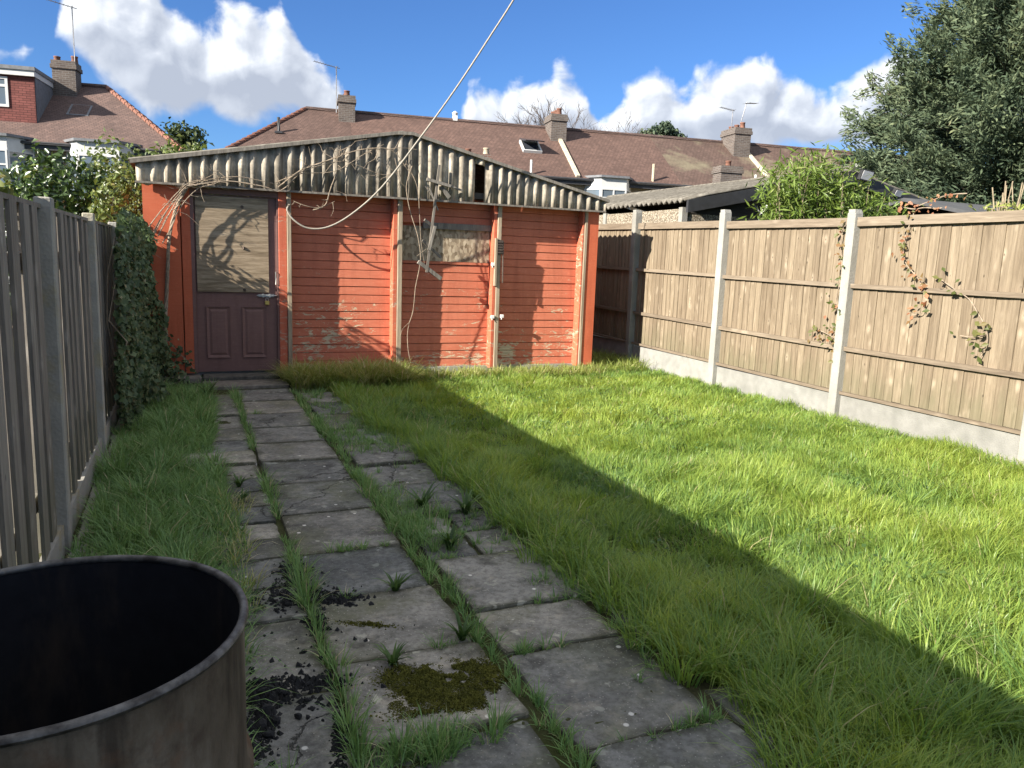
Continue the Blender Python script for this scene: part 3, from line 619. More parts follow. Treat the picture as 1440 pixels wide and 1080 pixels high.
for i in range(len(posts)-1):
    y0, y1 = posts[i][0]+.052, posts[i+1][0]-.052; oz = offs[i]; L = y1-y0; slope = .012 if i >= 3 else 0
    wb(MB().box(FX-.012, FX+.038, y0, y1, -.08, .235+oz, .004), 'gravel_board', 'gravel_concrete', rf)
    nb = round(L/.0955)
    for k in range(nb):
        y = y0+(k+.5)*L/nb
        link('board', brd, rf, loc=Vector((FX+.004+random.gauss(0, .0012), y, .265+oz+slope*(y-y0)+random.gauss(0, .002)))-RL, rot=(random.gauss(0, .0035), random.gauss(0, .0015), random.gauss(0, .02)))
    for z, t, wz in ((.252, .032, .03), (.70, .034, .042), (1.325, .034, .042)):
        a, b = (FX-.022, y0, z+oz), (FX-.022, y1, z+oz+slope*L); wb(MB().bar(a, b, t, wz), 'rail', 'rail_tan', rf)
    wb(MB().bar((FX-.010, y0, 1.945+oz), (FX-.010, y1, 1.945+oz+slope*L), .062, .085), 'top_rail', 'rail_tan', rf)

LX = -.60
lf = thing('old_fence', 'shaded grey weathered fence of upright boards with light showing between', 'fence', (LX, 5, 0)); LL = lf.location.copy()
lposts = [.3, 2.22, 4.12, 5.98, 7.85, 9.6]
pm = MB().box(-.06, .012, -.045, .045, -.1, 1.66, .006).mesh('concrete_post', M['old_post_concrete'])
for Y in lposts: link('concrete_post', pm, lf, loc=Vector((LX+.03, Y, random.gauss(0, .004)))-LL, rot=(random.gauss(0, .004), random.gauss(0, .006)+.006, 0))
for i in range(len(lposts)-1):
    y0, y1 = lposts[i]+.044, lposts[i+1]-.044; L = y1-y0; nb = round(L/.112); wdt = L/nb
    bmesh_ = MB().prism([(-.008, -wdt*.5+.0, 0), (.008, -wdt*.5+.0, 0), (.005, wdt*.49, 0), (-.001, wdt*.49, 0)], (0, 0, 1.50)).mesh('board', M['fence_grey'])
    for k in range(nb):
        y = y0+(k+.5)*wdt
        o = link('board', bmesh_, lf, loc=Vector((LX+random.gauss(0, .0025)-(.024 if k % 2 else 0), y, .115+random.gauss(0, .006)))-LL, rot=(random.gauss(0, .0028), random.gauss(0, .003), random.gauss(0, .02)))
        o.scale = (1, random.uniform(1.16, 1.24), 1)
    for z in (.35, 1.38): wb(MB().bar((LX-.042, y0-.02, z), (LX-.042, y1+.02, z), .05, .07), 'rail', 'fence_grey', lf)
    wb(MB().bar((LX-.022, y0, 1.622), (LX-.022, y1, 1.622), .055, .02), 'top_rail', 'fence_grey', lf)
    wb(MB().box(LX-.015, LX+.02, y0, y1, -.06, .115), 'gravel_board', 'old_post_concrete', lf)

# ------------------------------------------------------------------ oil drum
dm = thing('oil_drum', 'burnt open-topped steel oil drum with sooty black inside', 'drum', (-.223, 1.314, 0)); R = .298; zt = .86
prof = [(R-.02, .0), (R, .012), (R, .27), (R+.004, .28), (R+.011, .292), (R+.004, .304), (R, .314), (R, .55), (R+.004, .56), (R+.011, .572), (R+.004, .584), (R, .594), (R, zt-.012)]
def dent(o):
    for v in o.data.vertices:
        a = math.atan2(v.co.y, v.co.x); k = 1+.0015*math.sin(2*a+1)+.0012*math.sin(9*a+7*v.co.z)*(v.co.z < .8)-.018*math.exp(-((a+.9)/.22)**2-((v.co.z-.60)/.08)**2); v.co.x *= k; v.co.y *= k; v.co.z += .0012*math.sin(3*a)*(v.co.z > .8)
    return o
wl = dent(MB().lathe(prof, 72).build('drum_wall', M['drum_steel'], dm, True))
dent(MB().lathe([(R-.004, zt-.012), (R-.004, .62), (R-.004, .3), (R-.004, .03), (.001, .03)], 72).build('drum_inside', M['soot'], dm, True))
dent(MB().lathe([(R+.0075*math.cos(a), zt-.006+.0075*math.sin(a)) for a in np.linspace(0, 2*math.pi, 9)], 72).build('rim', M['drum_rim'], dm, True))
for k in range(7):
    a = random.uniform(0, 6.28); r = random.uniform(0, .2)
    MB().tube(wiggle((r*math.cos(a), r*math.sin(a), .045), (-r*math.cos(a)+.05, r*math.sin(a)*.3, .16), 4, .05), .02, 6).build('burnt_stick', M['charcoal'], dm)

# ------------------------------------------------------------------ the terrace behind
RA = math.radians(-8.97); RE = Vector((math.cos(RA), math.sin(RA), 0)); RO = Vector((4.94, 34.85, 0)); EV = 5.1; RZ = 7.5; DEP = 3.6
def row(s): return RO+RE*s
def window(parent, p0, p1, z0, z1, cols=2, transom=.32, fw=.06, glass='glass', frame='white_paint'):
    """a framed window standing on the line p0-p1 (house coordinates)"""
    a = Vector((*p0, 0)); b = Vector((*p1, 0)); L = (b-a).length; t = (b-a)/L; nrm = Vector((t.y, -t.x, 0)); zt = z1-(z1-z0)*transom; mb = MB()
    def bx(u0, u1, za, zb, d=.03): mb.prism([a+t*u0+Vector((0, 0, za))+nrm*d, a+t*u1+Vector((0, 0, za))+nrm*d, a+t*u1+Vector((0, 0, zb))+nrm*d, a+t*u0+Vector((0, 0, zb))+nrm*d], -nrm*.09)
    bx(0, L, z0, z0+fw); bx(0, L, z1-fw, z1); bx(0, fw, z0+fw, z1-fw); bx(L-fw, L, z0+fw, z1-fw)
    if transom: bx(fw, L-fw, zt-fw/2, zt+fw/2, .028)
    for k in range(1, cols): bx(L*k/cols-fw/2, L*k/cols+fw/2, z0+fw, z1-fw, .026)
    wn = mb.build('window', M[frame], parent); pm_ = MB()
    pm_.prism([a+t*(fw*.5)+Vector((0, 0, z0+fw*.5))+nrm*.0, a+t*(L-fw*.5)+Vector((0, 0, z0+fw*.5)), a+t*(L-fw*.5)+Vector((0, 0, z1-fw*.5)), a+t*(fw*.5)+Vector((0, 0, z1-fw*.5))], -nrm*.02)
    pm_.build('pane', M[glass], wn)
    if glass == 'glass':
        MB().prism([a+t*(fw)+Vector((0, 0, zt-.2))-nrm*.12, a+t*(L-fw)+Vector((0, 0, zt-.2))-nrm*.12, a+t*(L-fw)+Vector((0, 0, z1-fw))-nrm*.12, a+t*fw+Vector((0, 0, z1-fw))-nrm*.12], -nrm*.02).build('curtain', M['curtain'], wn)
    return wn
def chimney(parent, x, y, zb, zt, wx, wy, pots, brick='chimney_brick', pot='pot_clay'):
    mb = MB().box(x-wx/2, x+wx/2, y-wy/2, y+wy/2, zb, zt-.30); c = mb.build('chimney', M[brick], parent)
    MB().box(x-wx/2-.05, x+wx/2+.05, y-wy/2-.05, y+wy/2+.05, zt-.299, zt-.15).box(x-wx/2-.02, x+wx/2+.02, y-wy/2-.02, y+wy/2+.02, zt-.149, zt).build('cornice', M[brick], c)
    for k in range(pots):
        py = y+(k-(pots-1)/2)*wy*.8/max(pots-1, 1) if wy > wx else y; px = x if wy > wx else x+(k-(pots-1)/2)*wx*.75/max(pots-1, 1)
        hh = random.uniform(.18, .27)
        MB().lathe([(.13, 0), (.11, hh*.8), (.13, hh*.85), (.13, hh), (.10, hh), (.09, .05), (.001, .05)], 12, (px, py, zt)).build('chimney_pot', M[pot if k % 3 else 'pot_clay'], c, True)
    return c
def slope_slab(p, th=.09):
    """roof plane as a slab; p outer corners"""
    P = [Vector(q) for q in p]; n = (P[1]-P[0]).cross(P[2]-P[0]).normalized(); n = n if n.z > 0 else -n
    return P, -n*th
def house(label, s0, s1, mats=('roof_tile', 'stock_brick'), hip=None, ev=EV, rz=RZ, org=None, group=None):
    loc = row(s0) if org is None else org; w_ = s1-s0; D = DEP; OV = .28; sl_ = (rz-ev)/D
    t = thing('terraced_house', label, 'house', loc, RA); e2 = ev-OV*sl_
    MB().box(0.004, w_-.004, -D+.02, D-.02, -.05, ev-.03).build('wall', M[mats[1]], t)
    hl = (rz-ev)/.82 if hip == 'L' else 0; hr = (rz-ev)/.82 if hip == 'R' else 0; ovl = .28 if hip == 'L' else 0; ovr = .28 if hip == 'R' else 0
    mb = MB()
    for sg in (-1, 1):
        P, v = slope_slab([(-ovl, sg*(D+OV), e2), (w_+ovr, sg*(D+OV), e2), (w_-hr, 0, rz), (hl, 0, rz)]); mb.prism(P, v)
    if hip == 'L': P, v = slope_slab([(-ovl, D+OV, e2), (-ovl, -D-OV, e2), (hl, 0, rz)]); mb.prism(P, v)
    if hip == 'R': P, v = slope_slab([(w_+ovr, -D-OV, e2), (w_+ovr, D+OV, e2), (w_-hr, 0, rz)]); mb.prism(P, v)
    if not hip or hip == 'L': mb.prism([(w_-.01, -D+.1, ev-.1), (w_-.01, D-.1, ev-.1), (w_-.01, 0, rz-.12)], (-.1, 0, 0))
    rf_ = mb.build('roof', M[mats[0]], t)
    MB().tube([(hl, 0, rz+.01), (w_-hr, 0, rz+.01)], .10, 8).build('ridge_tile', M['roof_tile_grey'], rf_)
    if hip:
        for sg in (-1, 1):
            a = Vector((hl if hip == 'L' else w_-hr, 0, rz+.01)); b = Vector((-ovl if hip == 'L' else w_+ovr, sg*(D+OV), e2+.01)); h_ = MB(); n = 18
            for k in range(n): h_.tube([a.lerp(b, k/n), a.lerp(b, (k+.96)/n)], [.085, .105], 7)
            h_.build('hip_tile', M['hip_tile'], rf_)
    MB().tube([(-ovl, -D-OV-.05, e2-.03), (w_+ovr, -D-OV-.05, e2-.03)], .06, 6).box(-ovl, w_+ovr, -D-OV+.02, -D-OV+.06, e2-.24, e2-.02).build('gutter', M['gutter'], t)
    return t
def bay(t, cx, wdt, dep, z0, z1, ev=EV, y0=-DEP+.02):
    h = wdt/2; q = wdt*.27; P = [(cx-h, y0), (cx-q, y0-dep), (cx+q, y0-dep), (cx+h, y0)]
    b = MB().prism([(*p, -.05) for p in P], (0, 0, z0+.05)).build('bay', M['white_paint'], t); MB().prism([(*p, z1) for p in P], (0, 0, ev-.12-z1)).build('bay_head', M['white_paint'], b)
    sd = MB()
    for k in range(7):
        zz = z0-.12-k*.14; sd.prism([(cx-h-.01, y0, zz), (cx-q-.005, y0-dep-.015, zz), (cx+q+.005, y0-dep-.015, zz), (cx+h+.01, y0, zz)], (0, 0, .1))
    sd.build('cladding', M['white_paint'], b)
    for i in range(3): window(t, P[i], P[i+1], z0, z1, 2 if i == 1 else 1)
    MB().prism([(cx-h-.1, y0-.0, ev-.115), (cx-q-.06, y0-dep-.14, ev-.115), (cx+q+.06, y0-dep-.14, ev-.115), (cx+h+.1, y0, ev-.115)], (0, 0, .09)).build('bay_roof', M['lead'], b)
    return b
def slope_y(z, ev=EV, rz=RZ): return -(rz-z)/(rz-ev)*DEP
def party_strip(t, x, ztop):
    n = .03; a = Vector((x, slope_y(ztop), ztop+.05)); b = Vector((x, slope_y(EV-.15), EV-.10)); MB().bar(a, b, .16, .12).build('party_wall_fillet', M['mortar'], t)
def roof_window(t, x, z, wdt, hgt, openf=False, frame='white_paint'):
    a = math.atan2(RZ-EV, DEP); s = hgt*math.cos(a); r = hgt*math.sin(a); y = slope_y(z); nrm = Vector((0, -math.sin(a), math.cos(a)))
    def pl(x0, x1, u0, u1, o): return [Vector((x0, y+u0*math.cos(a), z+u0*math.sin(a)))+nrm*o, Vector((x1, y+u0*math.cos(a), z+u0*math.sin(a)))+nrm*o, Vector((x1, y+u1*math.cos(a), z+u1*math.sin(a)))+nrm*o, Vector((x0, y+u1*math.cos(a), z+u1*math.sin(a)))+nrm*o]
    mb = MB()
    for q in ((x, x+wdt, 0, .07), (x, x+wdt, hgt-.07, hgt), (x, x+.07, .07, hgt-.07), (x+wdt-.07, x+wdt, .07, hgt-.07)): mb.prism(pl(*q, -.02), nrm*.14)
    f = mb.build('roof_window', M[frame], t); MB().prism(pl(x+.06, x+wdt-.06, .06, hgt-.06, .02), nrm*.05).build('pane', M['dark_glass'], f)
    if openf: mb = MB(); p = pl(x, x+wdt, .0, hgt, .15); k = Vector((0, -.25, .32)); mb.prism([p[0]+k, p[1]+k, p[2], p[3]], nrm*.05); mb.build('sash', M['dark_glass'], f)
    return f

def s_of(px, py, z): p = onZ(px, py, z); return (p-RO).dot(RE)
h1 = house('end terrace house with sloping hipped roof end and round vent pipe, behind shed', -2.93, 1.85, hip='L')
chimney(h1, 4.62, -.35, 6.6, 8.05, .68, .9, 2)
MB().tube([(1.9, slope_y(6.2)-.05, 6.2), (1.9, slope_y(6.2)-.05, 6.75)], .06, 8).box(1.75, 2.05, slope_y(6.2)-.2, slope_y(6.2)+.1, 6.12, 6.2).build('vent_pipe', M['gutter'], h1)
h2 = house('terraced house with plain brown tiled roof right of the first ridge chimney', 1.85, 6.55)
MB().box(4.5, 4.7, -.1, .1, 7.5, 7.72).lathe([(.09, 0), (.14, .12), (.02, .2)], 8, (4.6, 0, 7.72)).build('ridge_vent', M['plastic_white'], h2)
h3 = house('terraced house with open roof window and reddish lower tiles', 6.55, 11.2)
roof_window(h3, 2.55, 6.05, .85, .95, True)
chimney(h3, 4.47, -.50, 6.3, 7.98, .72, 1.1, 4)
party_strip(h3, 4.55, 6.9)
MB().tube([(2.5, -DEP-.2, 4.6), (2.5, -DEP-.2, 5.55)], .05, 7).build('soil_pipe', M['plastic_white'], h3)
h4 = house('terraced house with white clad bay window and satellite dish beside it', 11.2, 15.9)
bay(h4, 1.35, 2.1, .7, 3.35, 4.55)
MB().tube([(3.35, -DEP-.1, 3), (3.35, -DEP-.1, 5.75)], .06, 7).build('soil_pipe', M['pot_buff'], h4)
h5 = house('terraced house with yellow brick rear extension and squat chimney', 15.9, 20.7, mats=('roof_tile_mossy', 'stock_brick'))
ex = MB().box(.2, 3.9, -DEP-3.0, -DEP-.01, -.05, 4.35).build('extension', M['yellow_brick'], h5)
MB().prism([(.0, -DEP-3.25, 4.36), (4.1, -DEP-3.25, 4.36), (4.1, -DEP-.02, 4.72), (.0, -DEP-.02, 4.72)], (0, 0, .09)).build('extension_roof', M['felt'], ex)
window(h5, (1.55, -DEP-3.02), (2.35, -DEP-3.02), 3.55, 4.1, 1, 0)
chimney(h5, 1.75, -DEP-.9, 4.45, 5.75, 1.0, .7, 1, 'chimney_brick', 'pot_buff')
chimney(h5, 4.25, -.55, 6.2, 8.05, .85, 1.3, 3, 'chimney_brick')
party_strip(h5, 4.75, 7.0)
MB().tube([(3.6, -DEP-.1, 4), (3.6, -DEP-.1, 5.6)], .05, 7).build('soil_pipe', M['plastic_white'], h5)
h6 = house('terraced house whose mossy roof shows above the bamboo', 20.7, 25.6, mats=('roof_tile_mossy', 'stock_brick'))
h7 = house('terraced house with dark roof window just left of the conifer', 25.6, 31.2)
roof_window(h7, .9, 6.1, 1.3, 1.3, False)
# lower chimney of a rear wing, seen just over the shed gable
rw = thing('rear_wing', 'low rear wing with two pale chimney pots showing over the shed gable', 'house', row(6.3)+Vector((-.6, -5.2, 0)), RA)
MB().box(-1.6, 1.6, -1.6, 1.6, -.05, 4.0).build('wall', M['stock_brick'], rw); MB().prism([(-1.75, -1.75, 4.01), (1.75, -1.75, 4.01), (1.75, 1.75, 4.3), (-1.75, 1.75, 4.3)], (0, 0, .09)).build('roof', M['felt'], rw)
chimney(rw, 0, .2, 4.1, 5.45, .95, .6, 2, 'red_chimney', 'pot_buff')
# the detached left-hand house
LH = onZ(150, 123, 7.7); LH.z = 0; hl_ = (7.7-5.15)/.82
lh = house('house with tile-hung box dormer and white bay windows, far left', 0, 9.0, mats=('roof_tile_grey', 'stock_brick'), hip='R', ev=5.15, rz=7.7, org=LH-RE*(9.0-hl_))
DW0, DW1 = .6, 9.0-hl_-1.75
dor = MB().box(DW0, DW1, -2.75, .3, 5.7, 7.55).build('dormer', M['tile_hung'], lh)
MB().box(DW0-.1, DW1+.1, -2.95, .35, 7.551, 7.68).build('dormer_roof', M['lead'], dor); MB().box(DW0-.06, DW1+.06, -2.90, -2.80, 7.36, 7.549).box(DW1+.005, DW1+.06, -2.8, .3, 7.36, 7.549).build('fascia', M['white_paint'], dor)
MB().box(DW1+.001, DW1+.03, -2.7, .25, 5.75, 7.35).build('dormer_cheek', M['lead'], dor)
window(lh, (DW1-2.0, -2.76), (DW1-.85, -2.76), 6.25, 7.3, 2, .3, .09)
chimney(lh, 9.0-hl_-1.30, -.45, 6.4, 8.42, .82, .75, 2, 'chimney_brick')
roof_window(lh, 9.0-hl_-.95, 6.15, .75, .95, False, 'lead')
bay(lh, 6.55, 2.5, .8, 3.0, 4.6, 5.15); bay(lh, 3.0, 2.5, .8, 3.0, 4.6, 5.15)
MB().tube([(4.8, -DEP-.1, 0), (4.8, -DEP-.1, 5.0)], .05, 7).tube([(5.15, -DEP-.06, 3), (5.15, -DEP-.06, 5.0)], .04, 7).build('drainpipe', M['gutter'], lh)
MB().box(.0, 9.2, -DEP-.22, -DEP-.02, 4.80, 4.93).build('soffit', M['white_paint'], lh)

def aerial(label, base, hgt, boom, ang, lean=(0, 0, 0)):
    t = thing('tv_aerial', label, 'aerial', base, group='television aerials on the chimneys'); top = Vector((lean[0], lean[1], hgt))
    MB().tube([(0, 0, 0), top], .022, 6).build('mast', M['aerial_metal'], t); e = Vector((math.cos(ang), math.sin(ang), .12)); mb = MB().tube([top-e*boom*.15+Vector((0, 0, -.05)), top+e*boom+Vector((0, 0, -.05))], .016, 5); p = Vector((-e.y, e.x, 0))
    mb.build('boom', M['aerial_metal'], t); el = MB()
    for k in range(9): c = top+e*boom*(k/8)+Vector((0, 0, -.05)); L = .16 if k else .26; el.tube([c-p*L, c+p*L], .008, 4)
    el.build('element', M['aerial_metal'], t)
def rowpt(s, back, z): return row(s)+Vector((-RE.y, RE.x, 0))*back+Vector((0, 0, z))
lo = LH-RE*(9.0-hl_)
aerial('tall aerial mast rising beside the far left house chimney', lo+RE*(9.0-hl_-.95)+Vector((-RE.y, RE.x, 0))*(-.6)+Vector((0, 0, 6.9)), 3.6, 1.1, math.pi+.25)
aerial('aerial with long boom on the first terrace chimney', rowpt(1.85-.58, -.2, 7.4), 1.9, .95, math.pi+.1)
aerial('leaning aerial on the chimney above the bamboo', rowpt(15.9+4.4, -.5, 8.04), 1.35, .7, .2, (.35, 0, 0))
aerial('short bent aerial on the chimney above the bamboo', rowpt(15.9+4.0, -.5, 8.04), .95, .7, math.pi-.1)
dsh = thing('satellite_dish', 'pale grey satellite dish beside the white bay window', 'dish', rowpt(11.2-.05, -DEP-.55, 3.55))
V = MB().lathe([(.001, .0), (.15, .015), (.28, .05), (.38, .10), (.385, .09), (.28, .03), (.15, -.005), (.001, -.02)], 20).build('reflector', M['dish_grey'], dsh, True); V.rotation_euler = (math.radians(62), 0, math.radians(-38)); V.location = (0, 0, .35)
MB().tube([(0, .1, .3), (0, .55, .3)], .03, 6).build('bracket', M['aerial_metal'], dsh); MB().tube([(-.05, -.02, .08), (-.18, -.40, .32)], .014, 5).box(-.22, -.14, -.46, -.38, .28, .36).build('feed_arm', M['aerial_metal'], dsh)

# ------------------------------------------------------------------ neighbour's garage
SCg = 1.16
def gpt(x, y): p = onZ(965, 283, 2.3); Yg = p.y; q_ = onY(x, y, Yg); return CAMP+(q_-CAMP)*SCg
gE, gA, gR = gpt(965, 283), gpt(1195, 243), gpt(1322, 294)
GY0 = gE.y; gar = thing('garage', 'grey neighbouring garage with corrugated roof, pebbledash walls and black barge boards', 'garage', (gA.x, GY0, 0)); GYB = GY0+8.0
eL, ap, eR = Vector((gE.x, GY0, gE.z)), Vector((gA.x, GY0, gA.z)), Vector((gR.x, GY0, gR.z)); zwL = eL.z-.10
wL = eL.x+.05
npn = 6
for k in range(npn):
    y0 = GY0+.16+k*1.18; wb(MB().box(wL, wL+.06, y0+.05, y0+1.13, -.05, zwL), 'wall_panel', 'pebbledash', gar); wb(MB().box(wL-.03, wL+.07, y0-.05, y0+.048, -.05, zwL+.02), 'pillar', 'post_concrete', gar)
wb(MB().prism([(wL+.07, GY0+.14, -.05), (eR.x-.2, GY0+.14, -.05), (eR.x-.2, GY0+.14, 2.27), (wL+.07, GY0+.14, 2.27)], (0, .06, 0)), 'front_wall', 'pebbledash', gar)
wb(MB().prism([(wL+.07, GY0+.13, 2.272), (eR.x-.2, GY0+.13, 2.272), (eR.x-.2, GY0+.13, eR.z-.1), (ap.x, GY0+.13, ap.z-.08), (wL+.07, GY0+.13, eL.z-.06)], (0, .05, 0)), 'gable_board', 'dark_timber', gar)
wb(MB().prism([(wL, GYB-.1, -.05), (eR.x-.2, GYB-.1, -.05), (eR.x-.2, GYB-.1, eR.z-.1), (ap.x, GYB-.1, ap.z-.08), (wL, GYB-.1, eL.z-.1)], (0, .06, 0)), 'back_wall', 'pebbledash', gar)
wb(MB().box(eR.x-.26, eR.x-.2, GY0+.2, GYB-.11, -.05, eR.z-.12), 'side_wall', 'pebbledash', gar)
for a, b in ((eL, ap), (ap, eR)):
    wb(MB().prism([a+Vector((0, -.06, .02)), b+Vector((0, -.06, .02)), b+Vector((0, -.06, -.17)), a+Vector((0, -.06, -.17))], (0, .05, 0)), 'barge_board', 'black_paint', gar)
    ys = np.arange(GY0-.02, GYB, .0365); V = []; k3 = 9
    for y in ys:
        for j in range(k3+1):
            p = a.lerp(b, j/k3); V.append((p.x-(.05 if (j == 0 and a is eL) else 0), y, p.z+.05+.030*math.sin(y*2*math.pi/.146)-(.03 if (j == 0 and a is eL) else 0)))
    n_ = len(V); V += [(x, y, z-.02) for x, y, z in V]; m_ = k3+1
    Fc = [(m_*i+j, m_*i+j+1, m_*i+m_+j+1, m_*i+m_+j) for i in range(len(ys)-1) for j in range(k3)]; Fc = Fc+[tuple(n_+q for q in f[::-1]) for f in Fc]
    Fc += [(m_*i, m_*i+m_, n_+m_*i+m_, n_+m_*i) for i in range(len(ys)-1)]+[(j, n_+j, n_+j+1, j+1) for j in range(k3)]
    wb(MB().add(V, Fc), 'roof_sheet', 'asbestos_roof', gar, True)
wb(MB().tube([(gA.x-.02, GY0-.08, ap.z+.055), (gA.x-.02, GYB, ap.z+.055)], .055, 8), 'ridge_cap', 'asbestos_roof', gar)
def flood(px, py, label, s):
    p = gpt(px, py); t = thing('floodlight', label, 'lamp', p+Vector((0, -.02, -.06))); MB().prism([(-s, -.10, -s*.55), (s, -.10, -s*.75), (s, -.16, s*.55), (-s, -.16, s*.75)], (0, .06, .02)).build('housing', M['black_paint'], t)
    MB().prism([(-s*.85, -.108, -s*.42), (s*.85, -.108, -s*.60), (s*.85, -.164, s*.42), (-s*.85, -.164, s*.60)], (0, .006, .002)).build('lens', M['dish_grey'], t); MB().bar((0, -.08, 0), (0, .16, .05), .03, .02).build('bracket', M['black_paint'], t)
flood(1210, 243, 'square floodlight below the apex of the garage gable', .13); flood(1254, 268, 'small floodlight low on the garage gable', .09)
bk = thing('aerial_bracket', 'white plastic arm with a wire fixed to the garage front', 'bracket', gpt(1068, 300)+Vector((0, -.02, 0))); MB().bar((0, 0, .0), (.16, -.06, .20), .05, .03).build('arm', M['plastic_white'], bk); MB().tube([(-.1, .12, .2), (0, 0, 0), (-.02, .02, -.35)], .012, 5).build('wire', M['aerial_metal'], bk)
# low felted shed roof behind the right-hand fence
lr = thing('felt_roofed_shed', 'low dark felt-roofed shed behind the tan fence, below the conifer', 'shed', (12.2, 8.9, 0))
wb(MB().box(10.9, 14.4, 8.0, 10.3, -.05, 2.3), 'wall', 'dark_timber', lr); wb(MB().prism([(10.75, 7.85, 2.32), (14.55, 7.85, 2.32), (14.55, 9.2, 2.62), (10.75, 9.2, 2.62)], (0, 0, .06)).prism([(10.75, 9.2, 2.62), (14.55, 9.2, 2.62), (14.55, 10.5, 2.33), (10.75, 10.5, 2.33)], (0, 0, .06)), 'roof', 'felt', lr)

# ------------------------------------------------------------------ trees and shrubs beyond the garden
def sprays(P, Dv, size, tint, asp, jit):
    """narrow feathery sprays pointing along Dv"""
    n = len(P); A = Dv+RNG.normal(0, jit, (n, 3)); A /= np.linalg.norm(A, axis=1, keepdims=True); N = RNG.normal(0, 1, (n, 3))+[0, 0, .6]; N -= A*(N*A).sum(1, keepdims=True); N /= np.linalg.norm(N, axis=1, keepdims=True); B = np.cross(N, A); s = size.reshape(-1, 1); V = np.zeros((n, 4, 3))
    V[:, 0] = P-A*s*.5; V[:, 1] = P+B*s*asp*.5+N*s*.04; V[:, 2] = P+A*s*.5; V[:, 3] = P-B*s*asp*.5+N*s*.04
    return V.reshape(-1, 3), (np.arange(n)[:, None, None]*4+np.array([[0, 1, 2], [0, 2, 3]])[None]).reshape(-1, 3), np.repeat(np.clip(tint, 0, 1), 4)
def conifer(label, base, zs, rs, nb, per, ltint=.5):
    hgt = zs[-1]; t = thing('conifer', label, 'tree', base)
    MB().tube([(0, 0, -.1), (.05, .02, hgt*.5), (0, 0, hgt*.97)], [.32, .2, .03], 9).build('trunk', M['bark'], t)
    lim = MB(); out = []
    for i in range(nb):
        z = hgt*(.04+.95*((i+.5)/nb)); zt_ = z; rr = float(np.interp(z, zs, rs))*random.uniform(.74, 1.10)+.12; a = i*2.39996+random.gauss(0, .3); rise = rr*random.uniform(.12, .42)
        z0 = max(.2, z-rise); e = np.array([math.cos(a), math.sin(a)]); s0 = np.array([0, 0, z0]); tip = np.array([e[0]*rr, e[1]*rr, zt_+random.uniform(-.1, .2)]); dv = (tip-s0)/np.linalg.norm(tip-s0)
        lim.tube([s0, (s0+tip)/2+[0, 0, -.08], tip*.95+s0*.05], [.035, .02, .006], 4)
        ns = 9; tone = RNG.normal(0, .10)
        for k in range(ns):        # side boughs, each a feathered plume
            tk = .22+.78*(k+random.random())/ns; c0 = s0+(tip-s0)*tk; side = np.array([-e[1], e[0], 0])*random.gauss(0, .55)+np.array([0, 0, random.gauss(.12, .35)]); pd = dv+side; pd /= np.linalg.norm(pd); L = (.38+.62*random.random())*(1.35-tk*.5)*min(1, rr/2+.3)
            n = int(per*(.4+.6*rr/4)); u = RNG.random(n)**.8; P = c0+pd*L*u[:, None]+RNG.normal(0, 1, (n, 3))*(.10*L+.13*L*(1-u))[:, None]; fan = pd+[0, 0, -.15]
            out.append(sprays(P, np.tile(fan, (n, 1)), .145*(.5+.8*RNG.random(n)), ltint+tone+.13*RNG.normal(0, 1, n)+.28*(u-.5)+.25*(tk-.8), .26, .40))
    lim.build('branch', M['bark'], t); V, T, A = merge(out); link('crown', np_mesh('crown', V, T, M['conifer_leaf'], A), t); return t
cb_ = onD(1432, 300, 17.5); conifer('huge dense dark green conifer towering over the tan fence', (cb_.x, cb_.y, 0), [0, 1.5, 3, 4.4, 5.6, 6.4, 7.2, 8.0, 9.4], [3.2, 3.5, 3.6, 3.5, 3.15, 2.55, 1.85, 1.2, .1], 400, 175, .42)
def tree(label, base, hgt, clumps, dens, size, m='tree_leaf', trunk=.2, t0=.5):
    t = thing('tree', label, 'tree', base); MB().tube([(0, 0, -.1), (.1, 0, hgt*.5), (0, .05, hgt*.85)], [trunk, trunk*.7, trunk*.2], 8).build('trunk', M['bark'], t)
    lb = MB()
    for c, r in clumps: lb.tube([(0, 0, hgt*.45), ((c[0])*.6, c[1]*.6, hgt*.5+(c[2]-hgt*.5)*.55), c], [trunk*.4, trunk*.25, .02], 5)
    lb.build('limb', M['bark'], t); d = clump_leaves(clumps, dens, size, .6, .9, t0, .22, .35); link('crown', np_mesh('crown', d[0], d[1], M[m], d[2]), t); return t
def far_clumps(n, w_, h0, h1, r): return [((random.uniform(-w_, w_), random.uniform(-w_*.5, w_*.5), random.uniform(h0, h1)), (r*random.uniform(.7, 1.3),)*2+(r*random.uniform(.55, .9),)) for _ in range(n)]
p = onD(262, 200, 66); tree('round distant tree between the two roofs', (p.x, p.y, 0), 11.6, far_clumps(16, 1.7, 8.0, 11.3, 1.05), 9, .42)
p = onD(310, 205, 70); tree('lower distant tree beside the hipped roof', (p.x, p.y, 0), 10.4, far_clumps(16, 2.8, 6.8, 9.9, 1.15), 8, .42)
p = onD(228, 205, 74); tree('distant tree peeping past the orange hip tiles', (p.x, p.y, 0), 9.9, far_clumps(12, 2.0, 6.5, 9.6, 1.1), 8, .42)
p = onD(928, 205, 62); pt = tree('flat-topped distant pine above the terrace ridge', (p.x, p.y, 0), 12.6, [((x, random.gauss(0, .3), 11.6+.55*math.exp(-((x-.35)/1.1)**2)+random.gauss(0, .12)), (.62, .6, .55)) for x in np.linspace(-1.7, 1.8, 13)], 46, .30, 'conifer_leaf', .2, .35)
